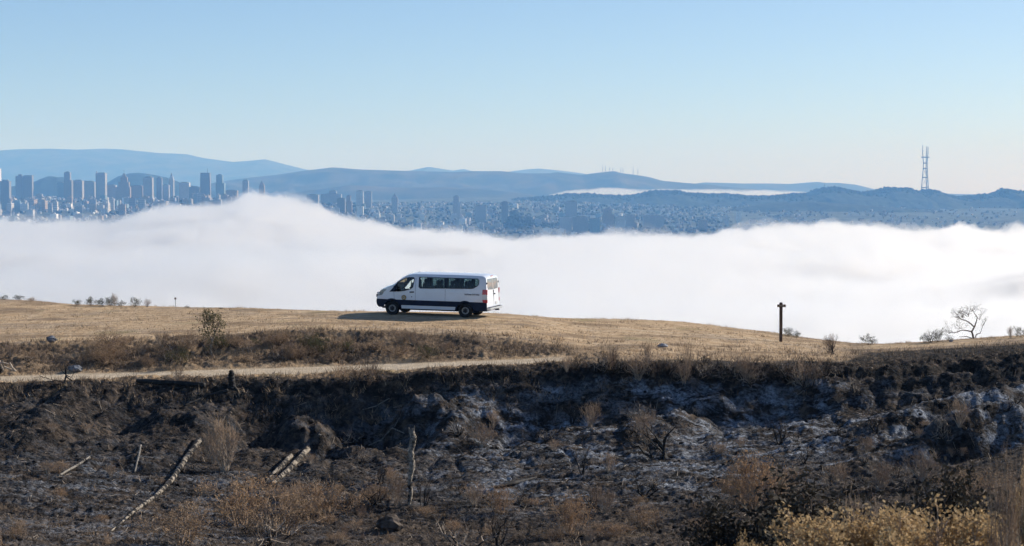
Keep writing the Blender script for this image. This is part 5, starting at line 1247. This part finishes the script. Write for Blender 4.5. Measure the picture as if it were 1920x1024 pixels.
def dead_trunk():
    b = ground_px(766, 946); D = b.y; s = D / FPX
    r = empty('dead_tree', b, 0, 'standing pale dead trunk with charred bands in the gully', 'dead tree')
    P = lambda x, y, dy=0.0: Vector(((x - 766) * s, dy, (946 - y) * s))
    polytube('trunk', [P(766, 952), P(770, 925), P(768, 898), P(773, 872), P(771, 845), P(775, 822), P(772, 803)], [3.2 * s, 4.4 * s, 4.6 * s, 6.0 * s, 5.2 * s, 6.8 * s, 4.0 * s], M_SNAG, r, seed=21, rough=.2)
    for k, (x, y, x2, y2) in enumerate([(774, 832, 784, 816), (770, 868, 755, 848), (771, 905, 794, 896), (775, 810, 778, 797), (769, 812, 767, 800)]):
        polytube('branch_stub', [P(x, y), P(x2, y2, -.1)], [1.6 * s, .7 * s], M_STICK, r, 6, seed=22 + k)
dead_trunk()
def stump():
    b = ground_px(434, 726); s = b.y / FPX; P = lambda x, y, dy=0.0: Vector(((x - 434) * s, dy, (726 - y) * s))
    r = empty('charred_stump', b, 0, 'black charred stump standing at the edge of the dirt road', 'stump')
    polytube('trunk', [P(435, 733), P(435, 722), P(434, 710), P(434, 700), P(433, 695)], [8 * s, 6.8 * s, 6.2 * s, 5.6 * s, 2.5 * s], M_CHARWOOD, r, seed=31, rough=.1)
    for k, (x, y) in enumerate([(450, 735), (424, 732), (446, 740)]): polytube('root', [P(435, 724), P(x, y, -.15)], [4 * s, 1.6 * s], M_CHARWOOD, r, 7, seed=32 + k)
stump()
def root_snag():
    b = ground_px(14, 700); s = b.y / FPX; P = lambda x, y, dy=0.0: Vector(((x - 14) * s, dy, (700 - y) * s))
    r = empty('root_snag', b, 0, 'gnarled uprooted stump with bleached roots at the left edge', 'stump')
    polytube('trunk', [P(-6, 704), P(0, 690), P(4, 676)], [9 * s, 7 * s, 3 * s], M_CHARWOOD, r, seed=41)
    for k, pts in enumerate([[(2, 676), (5, 686), (10, 696)], [(10, 687), (20, 691), (33, 696)], [(33, 696), (26, 688), (22, 679)], [(0, 683), (9, 679), (20, 682)]]):
        polytube('root', [P(*p, -.2 - .05 * k) for p in pts], [2.0 * s, 1.8 * s, 1.2 * s][:len(pts)], M_PALEWOOD, r, 7, seed=42 + k)
root_snag()
def limb_tree(name, x, y, label, limbs, twigs, mat, twig_mat, seed, leaf=None, leaf_n=0, leaf_s=.05, kids=2, tl=.28, depth=2):
    """tree drawn limb by limb in photo pixels: limbs = [(points, radii px)]; twigs = limb indices whose ends carry a spray"""
    b = ground_px(x, y); s = b.y / FPX; g = np.random.default_rng(seed); P = lambda p: Vector(((p[0] - x) * s, (p[2] if len(p) > 2 else 0.0), (y - p[1]) * s))
    r = empty(name, b, 0, label, 'tree'); segs, tips = [], []
    for i, (pts, rad) in enumerate(limbs):
        polytube('trunk' if i == 0 else 'limb', [P(p) for p in pts], [q * s for q in rad], mat, r, 7, seed=seed + i)
    for (px, py, dx, dy, n) in twigs:
        for k in range(n):
            d = np.array([dx + g.normal(0, .5), g.normal(0, .5), -dy + g.normal(0, .35)])
            grow(g, segs, np.array(P((px, py))) + g.normal(0, .03, 3), d, tl, .012, depth, kids, .6, .04, .2, .65, 3, tips)
    if segs: link(bpy.data.objects.new('twig', seg_mesh('twig', segs, twig_mat)), r)['kind'] = 'stuff'
    if leaf is not None:
        T = np.array(tips); Q = np.repeat(T, leaf_n, 0) + g.normal(0, .05, (len(T) * leaf_n, 3)); V, F = leaf_quads(Q, leaf_s, g); link(bpy.data.objects.new('crown', np_mesh('crown', V, F, [leaf])), r)
    return r
M_OLIVEG = leaf_mat('grey_olive_leaf', (0.05, 0.055, 0.028), (0.16, 0.145, 0.07))
limb_tree('bent_tree', 1826, 635, 'bent bare tree with a flat windswept crown on the right skyline',
          [([(1826, 638), (1824, 628), (1822, 622), (1827, 613), (1830, 604), (1832, 595), (1827, 588), (1824, 583)], [2.0, 1.8, 1.5, 1.3, 1.1, .9, .7, .4]), ([(1827, 614), (1819, 606), (1811, 601), (1802, 599), (1796, 595)], [1.2, 1.1, .9, .7, .4]), ([(1822, 622), (1813, 620), (1803, 619), (1795, 623), (1780, 624)], [1.2, 1.0, .9, .7, .4]),
           ([(1828, 634), (1831, 627), (1838, 625), (1842, 612)], [1.0, .9, .7, .4]), ([(1822, 634), (1812, 631), (1798, 632)], [.8, .7, .4])],
          [(1824, 583, -.3, -.7, 6), (1815, 592, -.4, -.8, 8), (1804, 595, -.6, -.8, 9), (1797, 595, -1, -.5, 7), (1800, 616, -.6, -.7, 5), (1784, 624, -.8, -.4, 7), (1840, 612, .3, -1, 4), (1834, 600, .2, -.6, 3), (1776, 628, -.6, -.2, 4)], M_TWIGDK, M_TWIGDK, 61, M_OLIVE, 3, .05)
limb_tree('young_tree', 396, 664, 'young olive-leaved tree with a thin pale trunk on the bank',
          [([(397, 666), (395, 656), (396, 648), (399, 638), (403, 628), (402, 615), (399, 604)], [1.6, 1.4, 1.3, 1.4, 1.2, 1.0, .6]), ([(399, 640), (393, 628), (388, 612), (385, 602)], [1.0, .9, .7, .4]), ([(403, 626), (409, 616), (411, 606)], [.8, .6, .4])],
          [(399, 606, 0, -1, 8), (388, 606, -.4, -.8, 7), (394, 600, 0, -1, 5), (384, 615, -.7, -.3, 4), (410, 610, .4, -.4, 6), (404, 620, .5, .1, 5), (393, 625, -.3, .1, 7), (396, 634, -.2, .3, 6), (400, 614, .2, 0, 6)], M_PALEWOOD, M_TWIGDK, 62, M_OLIVEG, 7, .07)
limb_tree('burnt_sapling', 121, 721, 'small black burnt tree at the roadside on the left',
          [([(120, 723), (122, 713), (124, 706), (123, 698), (122, 692)], [2.0, 1.9, 1.7, 1.2, .7]), ([(124, 706), (131, 712), (136, 714)], [1.2, 1.0, .8]), ([(123, 702), (117, 697), (113, 690)], [.9, .7, .4]), ([(120, 718), (108, 714), (96, 712), (82, 708)], [1.0, .8, .6, .3]), ([(124, 704), (134, 708), (140, 698)], [.8, .6, .3]), ([(124, 700), (124, 690), (121, 683)], [1.4, 1.0, .5])],
          [(113, 690, -.3, -1, 3), (82, 708, -1, -.2, 3), (140, 698, .3, -1, 3), (122, 692, .1, -1, 3), (136, 714, 1, .1, 2), (96, 712, -.8, -.5, 3)], M_CHARWOOD, M_TWIGDK, 63)
# rocks
M_ROCK = simple('grey_rock', (0.26, 0.26, 0.27), .9, vary=.45, scale=3.5, bump=.5); M_ROCKT = simple('tan_rock', (0.085, 0.068, 0.055), .95, vary=.8, scale=3.0, bump=.8); M_ROCKD = simple('blue_grey_rock', (0.13, 0.14, 0.16), .85, vary=.5, scale=3, bump=.5)
def rock(x, y, wpx, hpx, mat, label, seed, dep=.7, name='boulder'):
    b = ground_px(x, y); s = b.y / FPX; g = np.random.default_rng(seed); bm = bmesh.new(); bmesh.ops.create_icosphere(bm, subdivisions=3, radius=1)
    off = g.uniform(0, 50)
    for v in bm.verts:
        c = v.co; n = float(noise2(np.array([c.x * 1.3 + off]), np.array([c.y * 1.3 + c.z * 1.7 + off]), seed)[0]); n2 = float(noise2(np.array([c.x * 3.1 + off]), np.array([c.z * 3.3 - c.y * 2]), seed + 1)[0])
        v.co = c * (1 + .45 * n + .18 * n2)
    bmesh.ops.scale(bm, vec=(wpx / 2 * s, wpx / 2 * dep * s, hpx * .62 * s), verts=bm.verts)
    o = bm_obj(name, bm, mat, None, False); o.location = b + Vector((0, 0, hpx * .36 * s)); return tag(o, label, 'rock')
rock(97, 641, 20, 11, M_ROCKD, 'blue-grey boulder at the edge of the dry field on the left', 71)
rock(141, 696, 27, 12, M_ROCKD, 'flat blue-grey boulder by the road behind the small burnt tree', 72)
rock(1243, 651, 20, 7, M_ROCK, 'flat grey rock on the dry grass above the burnt brush', 73)
rock(732, 993, 52, 26, M_ROCKT, 'large dark boulder at the foot of the dead trunk', 74)
rock(955, 902, 9, 8, M_ROCK, 'small pale stone above the short black log', 76)
rock(1783, 641, 8, 4, M_ROCKD, 'small dark stone on the skyline left of the bent tree', 77)

# signpost and marker pole
M_POST = simple('sign_timber', (0.10, 0.065, 0.045), .85, vary=.35, scale=7, bump=.3); M_LET = simple('routed_letter_paint', (0.55, 0.50, 0.42), .8)
def signpost():
    b = ground_px(1464, 641); s = b.y / FPX; h = (641 - 567) * s
    r = empty('trail_signpost', b, .12, 'dark timber signpost with a short crossboard on the dry ridge', 'signpost')
    def bev(name, *b6, o=.012):
        bm = bmesh.new(); box_bm(bm, *b6); bmesh.ops.bevel(bm, geom=bm.edges[:], offset=o, segments=1, affect='EDGES'); return bm_obj(name, bm, M_POST, r)
    a = 2.6 * s; bev('post', -a, a, -a, a, -.3, h)
    z1 = (641 - 570.6) * s; z0 = (641 - 575.6) * s; bd = bev('sign_board', -8.2 * s, 8.2 * s, -a - .055, -a - .004, z0, z1)
    bm = bmesh.new(); zc = (z0 + z1) / 2
    for k in range(7): box_bm(bm, (-4.8 + 1.3 * k) * s, (-4.0 + 1.3 * k) * s, -a - .058, -a - .05, zc - .6 * s, zc + .9 * s - (.3 * s if k % 2 else 0))
    bm_obj('lettering', bm, M_LET, bd)
signpost()
def pole():
    b = ground_px(329, 577); s = b.y / FPX; r = empty('marker_pole', b, 0, 'thin marker pole with a small tag on the left skyline', 'pole')
    bm = bmesh.new(); bar(bm, (0, 0, -.2), (0, 0, 18 * s), .014, 6); bm_obj('pole', bm, M_STICK, r)
    boxes('tag_plate', M_POST, r, (-.05, .05, -.03, -.015, 15.5 * s, 19 * s))
pole()
# ------------------------------------------------------------------ ground cover nobody could count
def attr_mat(name, rough=.9, trans=0.0):
    m, t, b = new_mat(name); a = t.nodes.new('ShaderNodeAttribute'); a.attribute_name = 'tint'; t.links.new(a.outputs['Color'], b.inputs['Base Color']); b.inputs['Roughness'].default_value = rough; b.inputs['Specular IOR Level'].default_value = .15; return m
M_TINT = attr_mat('ground_cover')
def tint(o, cols, rep):
    ca = o.data.color_attributes.new('tint', 'FLOAT_COLOR', 'POINT'); ca.data.foreach_set('color', np.repeat(np.concatenate([cols, np.ones((len(cols), 1))], 1), rep, 0).astype(np.float32).ravel())
def scatter(n, y0, y1, keep, seed, xpad=150, power=1.0):
    g = np.random.default_rng(seed); xp = g.uniform(-xpad, 1920 + xpad, n); Y = y0 + (y1 - y0) * g.random(n) ** power; X = (xp - CX) / FPX * Y
    zs = zones(X, Y); k = keep(g, X, Y, *zs); return g, X[k], Y[k], [z[k] for z in zs]
def blades(name, g, X, Y, h, w, cols, label):
    n = len(X); Z = height(X, Y) - .01; a = g.uniform(0, np.pi, n); lean = g.normal(0, .45, (n, 2)) * h[:, None]
    B = np.stack([X, Y, Z], 1); s = np.stack([np.cos(a) * w, np.sin(a) * w, 0 * a], 1)
    T_ = B + np.stack([lean[:, 0], lean[:, 1], h], 1)
    V = np.stack([B - s, B + s, T_], 1).reshape(-1, 3); o = np_obj(name, V, np.arange(n * 3).reshape(-1, 3), M_TINT); tint(o, cols, 3); return tag(o, label, 'grass', kind='stuff')
def ramp(g, n, a, b): return np.array(a)[None] + (np.array(b) - np.array(a))[None] * g.random((n, 1))
# dry grass of the field, verges and bank: clumps of blades
g, X, Y, z = scatter(26000, 75.5, 106, lambda g, X, Y, gr, ro, bu, a: (g.random(len(X)) < np.clip(gr * 1.2, 0.12, 1) * (noise2(X / 1.1, Y / .8, 61) > -.12)) & (ro < .3) & (((X - VAN_X) / 4.5) ** 2 + ((Y - VAN_Y) / 3) ** 2 > 1), 81)
rep = 5; Xr = np.repeat(X, rep) + g.normal(0, .05, len(X) * rep); Yr = np.repeat(Y, rep) + g.normal(0, .05, len(X) * rep)
blades('dry_grass', g, Xr, Yr, g.uniform(.02, .075, len(Xr)) * (1 + 1.2 * (noise2(Xr / 2.2, Yr / 1.5, 63) > .22)), g.uniform(.006, .016, len(Xr)), np.repeat(ramp(g, len(X), (.38, .27, .165), (.66, .52, .36)), rep, 0), 'short dry tan grass covering the ridge field')
# rank weeds on bank and edges
g, X, Y, z = scatter(16000, 74.3, 85.5, lambda g, X, Y, gr, ro, bu, a: (g.random(len(X)) < np.where(CX + FPX * X / Y > 1050, .25, .8)) & (ro < .2) & (noise2(X / .9, Y / .7, 66) > 0.0), 82)
rep = 5; Xr = np.repeat(X, rep) + g.normal(0, .07, len(X) * rep); Yr = np.repeat(Y, rep) + g.normal(0, .06, len(X) * rep)
blades('bank_weeds', g, Xr, Yr, g.uniform(.06, .30, len(Xr)), g.uniform(.005, .014, len(Xr)), np.repeat(ramp(g, len(X), (.08, .056, .04), (.44, .33, .22)), rep, 0), 'brown withered weeds on the bank and gully edge')
# straw and stubble in the gully bottom
g, X, Y, z = scatter(15000, 46, 74, lambda g, X, Y, gr, ro, bu, a: g.random(len(X)) < np.clip(sstep(70, 60, Y) * .8 * (noise2(X / 1.6, Y / 1.3, 68) > 0.02) + .10, 0, 1), 83)
rep = 4; Xr = np.repeat(X, rep) + g.normal(0, .05, len(X) * rep); Yr = np.repeat(Y, rep) + g.normal(0, .05, len(X) * rep)
blades('burnt_stubble', g, Xr, Yr, g.uniform(.03, .20, len(Xr)), g.uniform(.004, .010, len(Xr)), np.repeat(ramp(g, len(X), (.05, .038, .028), (.34, .24, .15)), rep, 0), 'scorched brown stubble on the gully floor')
# litter of sticks
g, X, Y, z = scatter(9000, 46, 77, lambda g, X, Y, gr, ro, bu, a: g.random(len(X)) < .75, 84)
n = len(X); L_ = g.uniform(.08, .55, n) * (g.random(n) ** .5); a = g.uniform(0, 2 * np.pi, n); X2 = X + np.cos(a) * L_; Y2 = Y + np.sin(a) * L_
P0 = np.stack([X, Y, height(X, Y) + .008], 1); P1 = np.stack([X2, Y2, height(X2, Y2) + g.uniform(0, .14, n)], 1)
V, F = tubes(P0, P1, g.uniform(.004, .011, n), g.uniform(.002, .005, n)); o = np_obj('stick_litter', V, F, M_TINT)
c = np.where(g.random((n, 1)) < .6, ramp(g, n, (.008, .008, .008), (.035, .03, .028)), ramp(g, n, (.16, .12, .09), (.48, .42, .35))); tint(o, c, 6); tag(o, 'litter of charred and bleached sticks strewn over the gully', 'sticks', kind='stuff')
# clods and char lumps
g, X, Y, z = scatter(9000, 46, 77, lambda g, X, Y, gr, ro, bu, a: g.random(len(X)) < .8, 85)
n = len(X); r = .02 + .10 * g.random(n) ** 4; P = np.stack([X, Y, height(X, Y) - r * .2], 1)
V = ICO_V[None] * (1 + g.uniform(-.35, .35, (n, 12, 1))) * (r[:, None] * np.array([1, 1, .7])[None])[:, None, :] + P[:, None]
o = np_obj('burnt_clods', V.reshape(-1, 3), (ICO_F[None] + np.arange(n)[:, None, None] * 12).reshape(-1, 3), M_TINT)
c = np.where(g.random((n, 1)) < .75, ramp(g, n, (.006, .006, .007), (.03, .027, .025)), ramp(g, n, (.06, .045, .035), (.20, .16, .125))); tint(o, c, 12); tag(o, 'burnt clods and small stones strewn over the gully', 'clods', kind='stuff')
